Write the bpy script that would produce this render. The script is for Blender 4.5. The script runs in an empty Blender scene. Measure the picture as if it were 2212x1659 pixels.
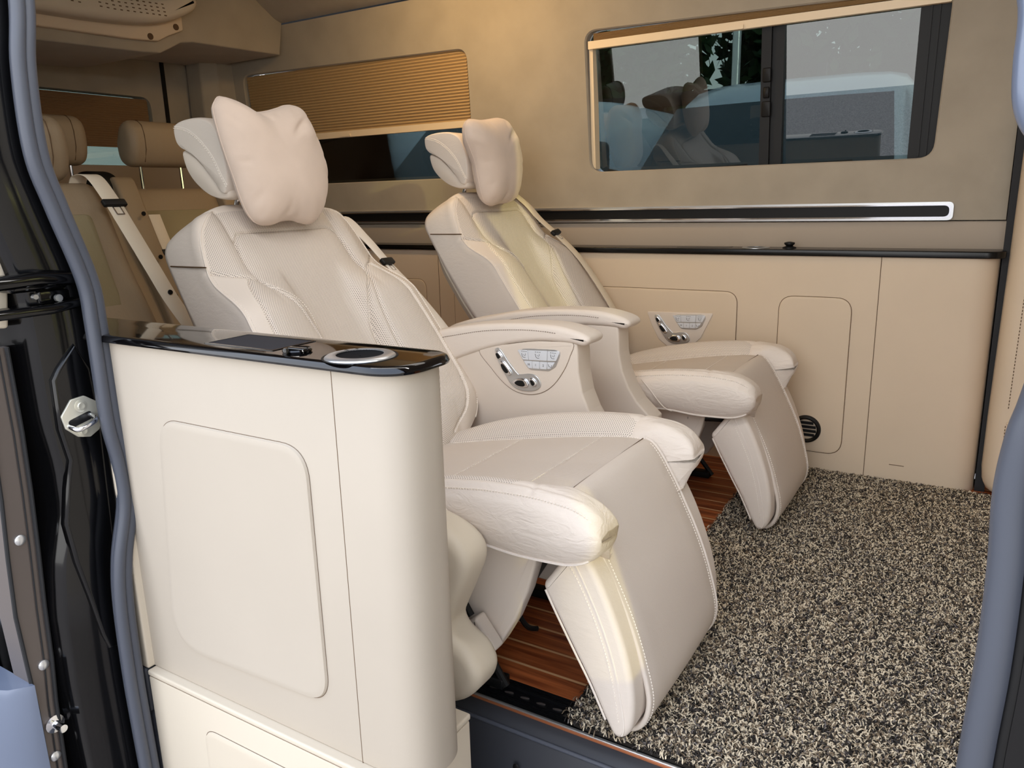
import bpy, math, random
import numpy as np
from mathutils import Vector, Matrix
from mathutils.geometry import tessellate_polygon

random.seed(7)
rng = np.random.default_rng(7)
S = bpy.context.scene
COL = S.collection

# ------------------------------------------------------------------ camera
F_PX = 1672.0
yaw, pitch, roll = (math.radians(a) for a in (58.15, 13.6, 1.5))
fw = Vector((-math.cos(yaw) * math.cos(pitch), math.sin(yaw) * math.cos(pitch), -math.sin(pitch)))
rt = fw.cross(Vector((0, 0, 1))).normalized()
dn = fw.cross(rt)
rt2 = rt * math.cos(roll) + dn * math.sin(roll)
dn2 = dn * math.cos(roll) - rt * math.sin(roll)
cd = bpy.data.cameras.new('camera')
cam = bpy.data.objects.new('camera', cd)
COL.objects.link(cam)
M = Matrix.Identity(4)
for i in range(3):
    M[i][0] = rt2[i]; M[i][1] = -dn2[i]; M[i][2] = -fw[i]
M[2][3] = 0.95
cam.matrix_world = M
cd.sensor_width = 36.0
cd.lens = F_PX / 2212 * 36.0
cd.clip_start = 0.02
S.camera = cam

# ------------------------------------------------------------------ view, world, lights
S.view_settings.view_transform = 'Standard'
S.view_settings.look = 'None'
S.view_settings.gamma = 1.0
S.view_settings.use_curve_mapping = False
S.view_settings.exposure = 0.53
S.render.film_transparent = False
S.cycles.max_bounces = 10
S.cycles.diffuse_bounces = 6
S.cycles.glossy_bounces = 5
S.cycles.transparent_max_bounces = 12
S.cycles.use_denoising = True
S.cycles.sample_clamp_indirect = 6.0

W = bpy.data.worlds.new('sky'); S.world = W; W.use_nodes = True
wn = W.node_tree.nodes; wl = W.node_tree.links; wn.clear()
wo = wn.new('ShaderNodeOutputWorld'); wb = wn.new('ShaderNodeBackground')
tc = wn.new('ShaderNodeTexCoord'); sx = wn.new('ShaderNodeSeparateXYZ'); cr = wn.new('ShaderNodeValToRGB')
wl.new(tc.outputs['Generated'], sx.inputs[0]); wl.new(sx.outputs['Z'], cr.inputs[0])
cr.color_ramp.elements[0].position = 0.0; cr.color_ramp.elements[0].color = (0.985, 0.975, 0.955, 1)
cr.color_ramp.elements[1].position = 0.8; cr.color_ramp.elements[1].color = (0.62, 0.72, 0.92, 1)
e = cr.color_ramp.elements.new(0.35); e.color = (0.90, 0.93, 0.98, 1)
wl.new(cr.outputs[0], wb.inputs[0]); wb.inputs[1].default_value = 2.35
wl.new(wb.outputs[0], wo.inputs[0])


def area_light(name, loc, to, sx_, sy_, power, color):
    l = bpy.data.lights.new(name, 'AREA'); l.shape = 'RECTANGLE'; l.size = sx_; l.size_y = sy_
    l.energy = power; l.color = color
    o = bpy.data.objects.new(name, l); COL.objects.link(o); o.location = loc
    o.rotation_euler = (Vector(to) - Vector(loc)).to_track_quat('-Z', 'Y').to_euler()
    return o


SUN_DIR = Vector((0.85, -0.36, 0.20)).normalized()          # towards the sun
sl = bpy.data.lights.new('sun', 'SUN'); sl.energy = 0.95; sl.angle = math.radians(0.6); sl.color = (1.0, 0.93, 0.80)
so = bpy.data.objects.new('sun', sl); COL.objects.link(so); so.rotation_euler = SUN_DIR.to_track_quat('Z', 'Y').to_euler()
# warm reading lamp in the headliner, then two added fill lights
area_light('ceiling_lamp_light', (-1.75, 2.15, 1.845), (-1.75, 2.6, 1.3), 0.5, 0.06, 4.5, (1.0, 0.66, 0.30))
area_light('door_fill_light', (-0.62, 0.76, 1.60), (-1.0, 1.75, 0.55), 1.25, 0.10, 5.0, (1.0, 0.965, 0.93))  # added fill above the door, brightens the seats' near sides
area_light('ceiling_fill_light', (-0.75, 1.75, 1.85), (-0.75, 1.75, 0.0), 1.1, 0.5, 2.5, (1.0, 0.94, 0.88))  # added soft overhead fill for the cabin, no such fitting


# ------------------------------------------------------------------ materials
def hexc(r, g, b):
    f = lambda c: (c / 255 / 12.92) if c / 255 <= 0.04045 else ((c / 255 + 0.055) / 1.055) ** 2.4
    return (f(r), f(g), f(b), 1)


def new_mat(name, col, rough=0.5, metal=0.0, spec=0.5, coat=0.0):
    m = bpy.data.materials.new(name); m.use_nodes = True
    b = m.node_tree.nodes['Principled BSDF']
    b.inputs['Base Color'].default_value = col
    b.inputs['Roughness'].default_value = rough
    b.inputs['Metallic'].default_value = metal
    b.inputs['Specular IOR Level'].default_value = spec
    if coat: b.inputs['Coat Weight'].default_value = coat; b.inputs['Coat Roughness'].default_value = 0.03
    return m


def nd(m, t, **kw):
    n = m.node_tree.nodes.new(t)
    for k, v in kw.items(): setattr(n, k, v)
    return n


def mathn(m, op, a, b=None, c=None):
    n = nd(m, 'ShaderNodeMath', operation=op)
    for i, v in enumerate((a, b, c)):
        if v is None: continue
        if isinstance(v, (int, float)): n.inputs[i].default_value = v
        else: m.node_tree.links.new(v, n.inputs[i])
    return n.outputs[0]


def grain(m, scale=300, strength=0.12, dist=0.001, col_var=0.0, col_scale=5.0, detail=3, extra=None):
    """leather / suede / plastic grain bump and slight colour variation"""
    L = m.node_tree.links; b = m.node_tree.nodes['Principled BSDF']
    t = nd(m, 'ShaderNodeTexCoord')
    n = nd(m, 'ShaderNodeTexNoise'); n.inputs['Scale'].default_value = scale; n.inputs['Detail'].default_value = detail
    L.new(t.outputs['Object'], n.inputs['Vector'])
    bp = nd(m, 'ShaderNodeBump'); bp.inputs['Strength'].default_value = strength; bp.inputs['Distance'].default_value = dist
    L.new(n.outputs['Fac'], bp.inputs['Height']); L.new(bp.outputs[0], b.inputs['Normal'])
    if col_var:
        n2 = nd(m, 'ShaderNodeTexNoise'); n2.inputs['Scale'].default_value = col_scale; n2.inputs['Detail'].default_value = 4
        L.new(t.outputs['Object'], n2.inputs['Vector'])
        r = nd(m, 'ShaderNodeValToRGB'); c = b.inputs['Base Color'].default_value
        r.color_ramp.elements[0].position = 0.3; r.color_ramp.elements[1].position = 0.7
        r.color_ramp.elements[0].color = tuple(x * (1 - col_var) for x in c[:3]) + (1,)
        r.color_ramp.elements[1].color = tuple(min(1, x * (1 + col_var)) for x in c[:3]) + (1,)
        L.new(n2.outputs['Fac'], r.inputs[0]); L.new(r.outputs[0], b.inputs['Base Color'])
    return m


def leather(name, col, perf=0.0, rib=False, rough=0.48, wrinkle=0.0):
    m = new_mat(name, col, rough, spec=0.35)
    L = m.node_tree.links; b = m.node_tree.nodes['Principled BSDF']
    t = nd(m, 'ShaderNodeTexCoord')
    n = nd(m, 'ShaderNodeTexNoise'); n.inputs['Scale'].default_value = 420; n.inputs['Detail'].default_value = 3
    L.new(t.outputs['Object'], n.inputs['Vector'])
    n2 = nd(m, 'ShaderNodeTexNoise'); n2.inputs['Scale'].default_value = 14; n2.inputs['Detail'].default_value = 4
    L.new(t.outputs['Object'], n2.inputs['Vector'])
    h = mathn(m, 'MULTIPLY_ADD', n.outputs['Fac'], 0.0004, mathn(m, 'MULTIPLY', n2.outputs['Fac'], 0.0025))
    if wrinkle:
        w = nd(m, 'ShaderNodeTexNoise'); w.inputs['Scale'].default_value = 34; w.inputs['Detail'].default_value = 5
        w.inputs['Distortion'].default_value = 1.6
        mp = nd(m, 'ShaderNodeMapping'); mp.inputs['Scale'].default_value = (0.6, 1, 1.6)
        L.new(t.outputs['Object'], mp.inputs[0]); L.new(mp.outputs[0], w.inputs['Vector'])
        h = mathn(m, 'MULTIPLY_ADD', w.outputs['Fac'], wrinkle, h)
    if perf or rib:
        uv = nd(m, 'ShaderNodeUVMap'); s = nd(m, 'ShaderNodeSeparateXYZ'); L.new(uv.outputs[0], s.inputs[0])
    if perf:
        p = perf
        u_ = mathn(m, 'DIVIDE', s.outputs[0], p); v_ = mathn(m, 'DIVIDE', s.outputs[1], p)

        def lattice(off):
            a = mathn(m, 'SUBTRACT', mathn(m, 'FRACT', mathn(m, 'ADD', u_, off)), 0.5)
            c = mathn(m, 'SUBTRACT', mathn(m, 'FRACT', mathn(m, 'ADD', v_, off)), 0.5)
            return mathn(m, 'SQRT', mathn(m, 'ADD', mathn(m, 'MULTIPLY', a, a), mathn(m, 'MULTIPLY', c, c)))
        d = mathn(m, 'MINIMUM', lattice(0.0), lattice(0.5))
        hole = mathn(m, 'LESS_THAN', d, 0.17)
        mx = nd(m, 'ShaderNodeMix', data_type='RGBA')
        L.new(hole, mx.inputs[0]); mx.inputs[6].default_value = col
        mx.inputs[7].default_value = tuple(c * 0.22 for c in col[:3]) + (1,)
        L.new(mx.outputs[2], b.inputs['Base Color'])
        h = mathn(m, 'MULTIPLY_ADD', mathn(m, 'MINIMUM', d, 0.4), 0.0010, h)
    if rib:
        w = mathn(m, 'SINE', mathn(m, 'MULTIPLY', s.outputs[0], 2 * math.pi / 0.0032))
        h = mathn(m, 'MULTIPLY_ADD', w, 0.00018, h)
    bp = nd(m, 'ShaderNodeBump'); bp.inputs['Strength'].default_value = 0.6; bp.inputs['Distance'].default_value = 1.0
    L.new(h, bp.inputs['Height']); L.new(bp.outputs[0], b.inputs['Normal'])
    return m


LEA = hexc(219, 208, 197)
m_lea = leather('seat leather', LEA, wrinkle=0.0008)
m_lea_w = leather('creased seat leather', LEA, wrinkle=0.004)
m_perf = leather('perforated leather', hexc(219, 208, 197), perf=0.0052)
m_rib = leather('ribbed leather', hexc(203, 192, 181), rib=True)
m_flap = leather('smooth leather', hexc(211, 200, 189))
m_edge = leather('leather edge', hexc(224, 214, 204), rough=0.6)
m_stitch = new_mat('stitch thread', hexc(238, 230, 220), 0.8)
m_pillow = grain(new_mat('suede pillow', hexc(212, 194, 180), 0.95, spec=0.15), 900, 0.3, 0.0006, 0.05, 9)
m_pillow.node_tree.nodes['Principled BSDF'].inputs['Sheen Weight'].default_value = 0.25
m_trim = grain(new_mat('moulded seat plastic', hexc(214, 202, 189), 0.5, spec=0.3), 500, 0.1, 0.0004)
m_shield = grain(new_mat('cream plastic', hexc(200, 189, 171), 0.45, spec=0.35), 500, 0.08, 0.0004)
m_cream = grain(new_mat('cream leatherette', hexc(178, 168, 154), 0.5, spec=0.3), 350, 0.1, 0.0004, 0.015, 6)
m_tan = grain(new_mat('tan leatherette', hexc(208, 190, 166), 0.5, spec=0.3), 350, 0.1, 0.0004, 0.02, 6)
m_groove = new_mat('panel gap', hexc(96, 76, 58), 0.9, spec=0.1)
m_suede = grain(new_mat('suede wall', hexc(164, 154, 138), 0.97, spec=0.08), 700, 0.3, 0.0005, 0.07, 7, 5)
m_suede.node_tree.nodes['Principled BSDF'].inputs['Sheen Weight'].default_value = 0.2
m_bounce = new_mat('pale bounce panel', hexc(226, 216, 200), 0.6)  # pale colour bounces skylight back towards the leg rests
m_greyledge = grain(new_mat('grey leatherette', hexc(168, 154, 138), 0.6, spec=0.25), 400, 0.1, 0.0004)
m_piano = new_mat('black gloss', hexc(7, 6, 7), 0.06, spec=0.5, coat=0.25)
m_well_shade = new_mat('painted well shade', hexc(14, 14, 16), 0.8, spec=0.1)  # flat black in place of the cup wells' shaded depth
m_tray = new_mat('charcoal tray liner', hexc(38, 38, 42), 0.7, spec=0.2)
m_black = new_mat('black plastic', hexc(12, 12, 13), 0.5, spec=0.3)
m_piano2 = new_mat('black lacquer', hexc(8, 8, 9), 0.22, spec=0.35)
m_blackd = grain(new_mat('black rubber', hexc(26, 27, 30), 0.75), 600, 0.15, 0.0004)
m_seal = grain(new_mat('door seal rubber', hexc(70, 74, 84), 0.42, spec=0.45), 300, 0.08, 0.0004)
m_paint = new_mat('black car paint', hexc(7, 7, 8), 0.12, spec=0.35, coat=0.15)
m_greypaint = grain(new_mat('dark grey door metal', hexc(92, 84, 80), 0.35, metal=0.3), 60, 0.03, 0.001)
m_silver = new_mat('silver trim', hexc(206, 208, 210), 0.28, metal=0.85)
m_chrome = new_mat('chrome', hexc(225, 226, 230), 0.1, metal=1.0)
m_plate = grain(new_mat('zinc plate', hexc(208, 206, 192), 0.4, metal=0.6), 200, 0.08, 0.0005)
m_body = new_mat('silver blue paint', hexc(104, 114, 134), 0.35, metal=0.25, coat=0.3)
m_step = grain(new_mat('step plastic', hexc(50, 52, 58), 0.5, spec=0.4), 500, 0.2, 0.0005)
m_track = new_mat('black track', hexc(16, 16, 18), 0.3)
m_web = grain(new_mat('belt webbing', hexc(224, 212, 192), 0.75, spec=0.2), 1200, 0.3, 0.0003)
m_web_w = grain(new_mat('pale belt webbing', hexc(226, 218, 208), 0.75, spec=0.2), 1200, 0.3, 0.0003)
m_white = new_mat('van white paint', hexc(205, 212, 222), 0.25, coat=0.4)
m_switch = new_mat('switch plastic', hexc(216, 220, 226), 0.35, metal=0.15)
m_copper = new_mat('copper edge', hexc(176, 108, 72), 0.35, metal=0.5)
m_blue = new_mat('blue sticker', hexc(70, 130, 160), 0.6)
m_mirrorgrey = new_mat('mirror plastic', hexc(60, 72, 80), 0.5)


def glass_mat(name, tint, rough=0.0, extra=0.0):
    m = bpy.data.materials.new(name); m.use_nodes = True
    n = m.node_tree.nodes; L = m.node_tree.links; n.clear()
    o = n.new('ShaderNodeOutputMaterial'); mix = n.new('ShaderNodeMixShader')
    fr = n.new('ShaderNodeFresnel'); fr.inputs[0].default_value = 1.55
    g = n.new('ShaderNodeBsdfGlossy'); g.inputs['Roughness'].default_value = rough
    t = n.new('ShaderNodeBsdfTransparent'); t.inputs[0].default_value = tint
    a = n.new('ShaderNodeMath'); a.operation = 'MULTIPLY_ADD'; a.inputs[1].default_value = 1.45; a.inputs[2].default_value = extra
    L.new(fr.outputs[0], a.inputs[0]); L.new(a.outputs[0], mix.inputs[0])
    L.new(t.outputs[0], mix.inputs[1]); L.new(g.outputs[0], mix.inputs[2]); L.new(mix.outputs[0], o.inputs[0])
    return m


m_glass = glass_mat('tinted window glass', (0.24, 0.285, 0.275, 1), 0.0, 0.03)
m_glass_out = glass_mat('windscreen glass', (0.10, 0.16, 0.18, 1), 0.0, 0.04)
m_glass_clear = glass_mat('clear side glass', (0.92, 0.94, 0.93, 1), 0.0, 0.0)
m_sun_filter = glass_mat('sun filter glass', (0.88, 0.86, 0.56, 1), 0.0, 0.0)  # tints the sun yellow-green where it passes the added blockers


def wood_mat():
    m = new_mat('teak planks', hexc(140, 70, 36), 0.35, spec=0.4)
    L = m.node_tree.links; b = m.node_tree.nodes['Principled BSDF']
    g = nd(m, 'ShaderNodeNewGeometry'); s = nd(m, 'ShaderNodeSeparateXYZ'); L.new(g.outputs['Position'], s.inputs[0])
    y = mathn(m, 'DIVIDE', mathn(m, 'SUBTRACT', s.outputs[1], 1.2227 - 0.07 * 5), 0.07)
    fr = mathn(m, 'FRACT', y); idx = mathn(m, 'FLOOR', y)
    strip = mathn(m, 'LESS_THAN', mathn(m, 'ABSOLUTE', mathn(m, 'SUBTRACT', fr, 0.5)), 0.0)
    strip = mathn(m, 'LESS_THAN', mathn(m, 'MINIMUM', fr, mathn(m, 'SUBTRACT', 1.0, fr)), 0.045)
    cb = nd(m, 'ShaderNodeCombineXYZ')
    L.new(mathn(m, 'MULTIPLY', s.outputs[0], 4.0), cb.inputs[0]); L.new(mathn(m, 'MULTIPLY', s.outputs[1], 70.0), cb.inputs[1])
    L.new(mathn(m, 'MULTIPLY', idx, 3.7), cb.inputs[2])
    n = nd(m, 'ShaderNodeTexNoise'); n.inputs['Scale'].default_value = 1.0; n.inputs['Detail'].default_value = 7; n.inputs['Distortion'].default_value = 0.6
    L.new(cb.outputs[0], n.inputs['Vector'])
    r = nd(m, 'ShaderNodeValToRGB')
    r.color_ramp.elements[0].position = 0.3; r.color_ramp.elements[0].color = hexc(112, 48, 24)
    r.color_ramp.elements[1].position = 0.7; r.color_ramp.elements[1].color = hexc(206, 116, 64)
    L.new(n.outputs['Fac'], r.inputs[0])
    mx = nd(m, 'ShaderNodeMix', data_type='RGBA'); L.new(strip, mx.inputs[0]); L.new(r.outputs[0], mx.inputs[6])
    mx.inputs[7].default_value = hexc(226, 178, 128)
    L.new(mx.outputs[2], b.inputs['Base Color'])
    return m


m_wood = wood_mat()


def asphalt_mat():
    m = new_mat('asphalt', hexc(150, 140, 134), 0.9, spec=0.2)
    L = m.node_tree.links; b = m.node_tree.nodes['Principled BSDF']
    t = nd(m, 'ShaderNodeTexCoord'); n = nd(m, 'ShaderNodeTexVoronoi'); n.inputs['Scale'].default_value = 90
    L.new(t.outputs['Object'], n.inputs['Vector'])
    r = nd(m, 'ShaderNodeValToRGB'); r.color_ramp.elements[0].color = hexc(110, 102, 98); r.color_ramp.elements[1].color = hexc(196, 186, 176)
    r.color_ramp.elements[1].position = 0.9
    L.new(n.outputs['Color'], r.inputs[0]); L.new(r.outputs[0], b.inputs['Base Color'])
    return m


m_asphalt = asphalt_mat()


def foliage_mat():
    m = new_mat('leaves', hexc(46, 70, 34), 0.7)
    return grain(m, 30, 0.2, 0.01, 0.5, 8)


m_leaf = foliage_mat()

# ------------------------------------------------------------------ geometry helpers
ORG = {}


def pchip(pts):
    """monotone cubic interpolation through (x, y) points"""
    p = sorted(pts); x = np.array([a for a, _ in p], float); y = np.array([b for _, b in p], float)
    h = np.diff(x); d = np.diff(y) / h
    t = np.zeros(len(x)); t[0] = d[0]; t[-1] = d[-1]
    for i in range(1, len(x) - 1):
        if d[i - 1] * d[i] > 0:
            w1 = 2 * h[i] + h[i - 1]; w2 = h[i] + 2 * h[i - 1]
            t[i] = (w1 + w2) / (w1 / d[i - 1] + w2 / d[i])

    def f(q):
        q = np.clip(np.asarray(q, float), x[0], x[-1])
        i = np.clip(np.searchsorted(x, q) - 1, 0, len(x) - 2)
        s = (q - x[i]) / h[i]
        return ((1 + 2 * s) * (1 - s) ** 2 * y[i] + s * (1 - s) ** 2 * h[i] * t[i] + s * s * (3 - 2 * s) * y[i + 1] + s * s * (s - 1) * h[i] * t[i + 1])
    return f


def smooth_poly(pts, n=6, closed=True):
    """Catmull-Rom resample of a 2D or 3D polyline"""
    P = [np.array(p, float) for p in pts]; N = len(P); out = []
    rngi = range(N) if closed else range(N - 1)
    for i in rngi:
        p0 = P[(i - 1) % N] if closed or i > 0 else P[0]; p1 = P[i]; p2 = P[(i + 1) % N]
        p3 = P[(i + 2) % N] if closed or i + 2 < N else P[-1]
        for k in range(n):
            t = k / n
            out.append(0.5 * ((2 * p1) + (-p0 + p2) * t + (2 * p0 - 5 * p1 + 4 * p2 - p3) * t * t + (-p0 + 3 * p1 - 3 * p2 + p3) * t ** 3))
    if not closed: out.append(P[-1])
    return [tuple(o) for o in out]


def round_poly(pts, r, n=5):
    """polygon with every corner rounded; r is a number or a list"""
    N = len(pts); out = []
    for i in range(N):
        p = np.array(pts[i], float); a = np.array(pts[i - 1], float); b = np.array(pts[(i + 1) % N], float)
        ri = r[i] if isinstance(r, (list, tuple)) else r
        if ri <= 0: out.append(tuple(p)); continue
        da = (a - p); la = np.linalg.norm(da); da /= la
        db = (b - p); lb = np.linalg.norm(db); db /= lb
        ang = math.acos(max(-1, min(1, float(da @ db))))
        if ang > math.pi - 0.02: out.append(tuple(p)); continue
        L = min(ri / math.tan(ang / 2), la * 0.49, lb * 0.49)
        s = p + da * L; e2 = p + db * L
        for k in range(n + 1):
            t = k / n
            out.append(tuple((1 - t) ** 2 * s + 2 * t * (1 - t) * p + t * t * e2))
    return out


def rrect(a0, a1, b0, b1, r, n=5):
    return round_poly([(a0, b0), (a1, b0), (a1, b1), (a0, b1)], r, n)


def area2(p):
    return sum(p[i][0] * p[(i + 1) % len(p)][1] - p[(i + 1) % len(p)][0] * p[i][1] for i in range(len(p)))


def inset(poly, d):
    if abs(d) < 1e-9: return list(poly)
    sgn = 1 if area2(poly) > 0 else -1
    P = np.array(poly, float); N = len(P); out = []
    for i in range(N):
        a = P[i - 1]; p = P[i]; b = P[(i + 1) % N]
        e1 = p - a; e2 = b - p
        n1 = np.array([-e1[1], e1[0]]); n2 = np.array([-e2[1], e2[0]])
        l1 = np.linalg.norm(n1); l2 = np.linalg.norm(n2)
        if l1 < 1e-9: n1 = n2; l1 = l2
        if l2 < 1e-9: n2 = n1; l2 = l1
        n1 = n1 / l1; n2 = n2 / l2; m = n1 + n2; lm = np.linalg.norm(m)
        if lm < 1e-6: m = n1; lm = 1
        m /= lm; k = 1 / max(0.5, float(m @ n1))
        out.append(tuple(p + m * d * k * sgn))
    return out


def to3(axis, a, b, c):
    """axis: extrusion axis; a,b the two others in xyz order; c position along axis"""
    return {'x': (c, a, b), 'y': (a, c, b), 'z': (a, b, c)}[axis]


def loft(secs, closed=True, cap0=True, cap1=True):
    n = len(secs[0]); V = [tuple(p) for s in secs for p in s]; F = []
    for i in range(len(secs) - 1):
        for j in range(n if closed else n - 1):
            a = i * n + j; b = i * n + (j + 1) % n
            F.append((a, b, b + n, a + n))
    if cap0: F.append(tuple(range(n - 1, -1, -1)))
    if cap1: F.append(tuple(range((len(secs) - 1) * n, len(secs) * n)))
    return V, F


def prism(poly, axis, lo, hi, r=0.0, n=3, r2=None):
    """extrude a 2D polygon between lo and hi along axis, with rounded rims of radius r (r2 at hi)"""
    r2 = r if r2 is None else r2
    secs = []
    if r > 0:
        for k in range(n + 1):
            t = k / n * math.pi / 2
            secs.append([to3(axis, p[0], p[1], lo + r * (1 - math.cos(t))) for p in inset(poly, r * (1 - math.sin(t)))])
    else:
        secs.append([to3(axis, p[0], p[1], lo) for p in poly])
    if r2 > 0:
        for k in range(n, -1, -1):
            t = k / n * math.pi / 2
            secs.append([to3(axis, p[0], p[1], hi - r2 * (1 - math.cos(t))) for p in inset(poly, r2 * (1 - math.sin(t)))])
    else:
        secs.append([to3(axis, p[0], p[1], hi) for p in poly])
    return loft(secs)


def puff(poly, axis, lo, hi, r, n=6, sc=None):
    """like prism, but the rounded ends shrink towards the centroid (safe for thin curved outlines)"""
    P = np.array(poly, float); c = P.mean(0); R = np.linalg.norm(P - c, axis=1).mean(); secs = []
    r_in = sc if sc else r
    for k in range(n + 1):
        t = k / n * math.pi / 2; f = 1 - r_in / R * (1 - math.sin(t)); secs.append([to3(axis, *(c + (p - c) * f), lo + r * (1 - math.cos(t))) for p in P])
    for k in range(n, -1, -1):
        t = k / n * math.pi / 2; f = 1 - r_in / R * (1 - math.sin(t)); secs.append([to3(axis, *(c + (p - c) * f), hi - r * (1 - math.cos(t))) for p in P])
    return loft(secs)


def box(x0, x1, y0, y1, z0, z1, b=0.0):
    if b <= 0: return prism([(x0, y0), (x1, y0), (x1, y1), (x0, y1)], 'z', z0, z1)
    return prism(rrect(x0, x1, y0, y1, b, 3), 'z', z0, z1, b * 0.999)


def tube(path, r, n=8, closed=False, flat=1.0):
    P = [Vector(p) for p in path]; N = len(P); secs = []; up = None
    for i in range(N):
        if closed: t = (P[(i + 1) % N] - P[i - 1])
        else: t = P[min(i + 1, N - 1)] - P[max(i - 1, 0)]
        t = t.normalized() if t.length > 1e-9 else Vector((1, 0, 0))
        if up is None:
            up = Vector((0, 0, 1)) if abs(t.z) < 0.9 else Vector((0, 1, 0))
        up = (up - t * up.dot(t)).normalized(); sd = t.cross(up)
        ri = r[i] if isinstance(r, (list, tuple)) else r
        secs.append([tuple(P[i] + up * math.cos(2 * math.pi * k / n) * ri + sd * math.sin(2 * math.pi * k / n) * ri * flat) for k in range(n)])
    if closed:
        V, F = loft(secs + [secs[0]], True, False, False)
        return V, F
    return loft(secs)


def ribbon(path, wdirs, w, t):
    """flat strip of width w and thickness t following path; wdirs gives the width direction"""
    P = [Vector(p) for p in path]; N = len(P); secs = []
    for i in range(N):
        tg = (P[min(i + 1, N - 1)] - P[max(i - 1, 0)]).normalized()
        wd = Vector(wdirs[i] if isinstance(wdirs, list) else wdirs); wd = (wd - tg * wd.dot(tg)).normalized()
        nn = tg.cross(wd)
        secs.append([tuple(P[i] + wd * a * w / 2 + nn * b * t / 2) for a, b in ((-1, -0.6), (-0.97, -1), (0.97, -1), (1, -0.6), (1, 0.6), (0.97, 1), (-0.97, 1), (-1, 0.6))])
    return loft(secs)


def lathe(profile, center, axis='z', n=32, cap=True):
    """profile: (radius, height) list around axis through center"""
    secs = []
    for r, h in profile:
        s = []
        for k in range(n):
            a = 2 * math.pi * k / n; c, d = r * math.cos(a), r * math.sin(a)
            s.append({'z': (center[0] + c, center[1] + d, center[2] + h), 'y': (center[0] + d, center[1] + h, center[2] + c), 'x': (center[0] + h, center[1] + c, center[2] + d)}[axis])
        secs.append(s)
    return loft(secs, True, cap, cap)


def join(*gs):
    V = []; F = []
    for g in gs:
        o = len(V); V += list(g[0]); F += [tuple(i + o for i in f) for f in g[1]]
    return V, F


def sub_geo(V, F, idx, UV=None):
    m = {}; v2 = []; f2 = []; uv2 = []
    for i in idx:
        f = []
        for a in F[i]:
            if a not in m:
                m[a] = len(v2); v2.append(V[a])
                if UV is not None: uv2.append(UV[a])
            f.append(m[a])
        f2.append(tuple(f))
    return v2, f2, uv2


def rot_geo(g, piv, axis, ang):
    R = Matrix.Rotation(ang, 3, axis); piv = Vector(piv)
    return [tuple(R @ (Vector(v) - piv) + piv) for v in g[0]], g[1]


def mk(name, geo, mat, parent=None, loc=None, label=None, cat=None, group=None, kind=None, uv=None, smooth=38, flip=False):
    V, F = geo[0], geo[1]
    if parent is not None: o_ = ORG[parent.name]
    elif loc is not None: o_ = Vector(loc)
    else:
        A = np.array(V); o_ = Vector((float((A[:, 0].min() + A[:, 0].max()) / 2), float((A[:, 1].min() + A[:, 1].max()) / 2), float(A[:, 2].min())))
    me = bpy.data.meshes.new(name)
    me.from_pydata([(v[0] - o_[0], v[1] - o_[1], v[2] - o_[2]) for v in V], [], F if not flip else [f[::-1] for f in F])
    if uv is not None:
        L = me.uv_layers.new(name='UVMap')
        li = np.zeros(len(me.loops), int); me.loops.foreach_get('vertex_index', li)
        L.data.foreach_set('uv', np.array(uv, float)[li].ravel())
    me.validate()
    import bmesh
    if len(F) < 60000:
        bm = bmesh.new(); bm.from_mesh(me)
        if uv is None: bmesh.ops.remove_doubles(bm, verts=bm.verts, dist=1e-6)
        bmesh.ops.recalc_face_normals(bm, faces=bm.faces); bm.to_mesh(me); bm.free()
    me.polygons.foreach_set('use_smooth', [True] * len(me.polygons))
    if smooth: me.set_sharp_from_angle(angle=math.radians(smooth))
    me.materials.append(mat)
    o = bpy.data.objects.new(name, me); COL.objects.link(o)
    if parent is not None: o.parent = parent
    else: o.location = o_
    ORG[o.name] = o_
    if label: o['label'] = label
    if cat: o['category'] = cat
    if group: o['group'] = group
    if kind: o['kind'] = kind
    return o


def thing(name, loc, label, cat, group=None):
    o = bpy.data.objects.new(name, None); COL.objects.link(o); o.location = loc; o.empty_display_size = 0.1
    ORG[o.name] = Vector(loc); o['label'] = label; o['category'] = cat
    if group: o['group'] = group
    return o


def stitches(path, normal, w=0.0013, dash=0.0036, gap=0.0024, h=0.0009):
    """row of thread dashes along a 3D path"""
    P = np.array(path, float); seg = np.linalg.norm(np.diff(P, axis=0), axis=1); cum = np.concatenate([[0], np.cumsum(seg)])
    V = []; F = []; s = 0.0
    N = np.array(normal, float); multi = N.ndim == 2

    def at(t):
        return np.array([np.interp(t, cum, P[:, k]) for k in range(3)])
    while s + dash < cum[-1]:
        a = at(s); b = at(s + dash); d = b - a; d /= (np.linalg.norm(d) + 1e-12)
        nn = np.array([np.interp(s, cum, N[:, k]) for k in range(3)]) if multi else N
        nn = nn - d * (nn @ d); nn /= (np.linalg.norm(nn) + 1e-12); sd = np.cross(d, nn)
        o = len(V)
        for q in (a, b):
            V += [tuple(q - sd * w / 2 - nn * h), tuple(q + sd * w / 2 - nn * h), tuple(q + sd * w / 4 + nn * h), tuple(q - sd * w / 4 + nn * h)]
        F += [(o, o + 1, o + 2, o + 3), (o + 4, o + 7, o + 6, o + 5), (o, o + 4, o + 5, o + 1), (o + 1, o + 5, o + 6, o + 2), (o + 2, o + 6, o + 7, o + 3), (o + 3, o + 7, o + 4, o)]
        s += dash + gap
    return V, F


def dist_poly(A, B, pl, n=400):
    """min distance from points (A,B) to a polyline"""
    P = np.array(pl, float); seg = np.linalg.norm(np.diff(P, axis=0), axis=1); cum = np.concatenate([[0], np.cumsum(seg)])
    t = np.linspace(0, cum[-1], n); X = np.interp(t, cum, P[:, 0]); Y = np.interp(t, cum, P[:, 1])
    d = np.full(A.shape, 9.0)
    for x, y in zip(X, Y): d = np.minimum(d, (A - x) ** 2 + (B - y) ** 2)
    return np.sqrt(d)


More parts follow.
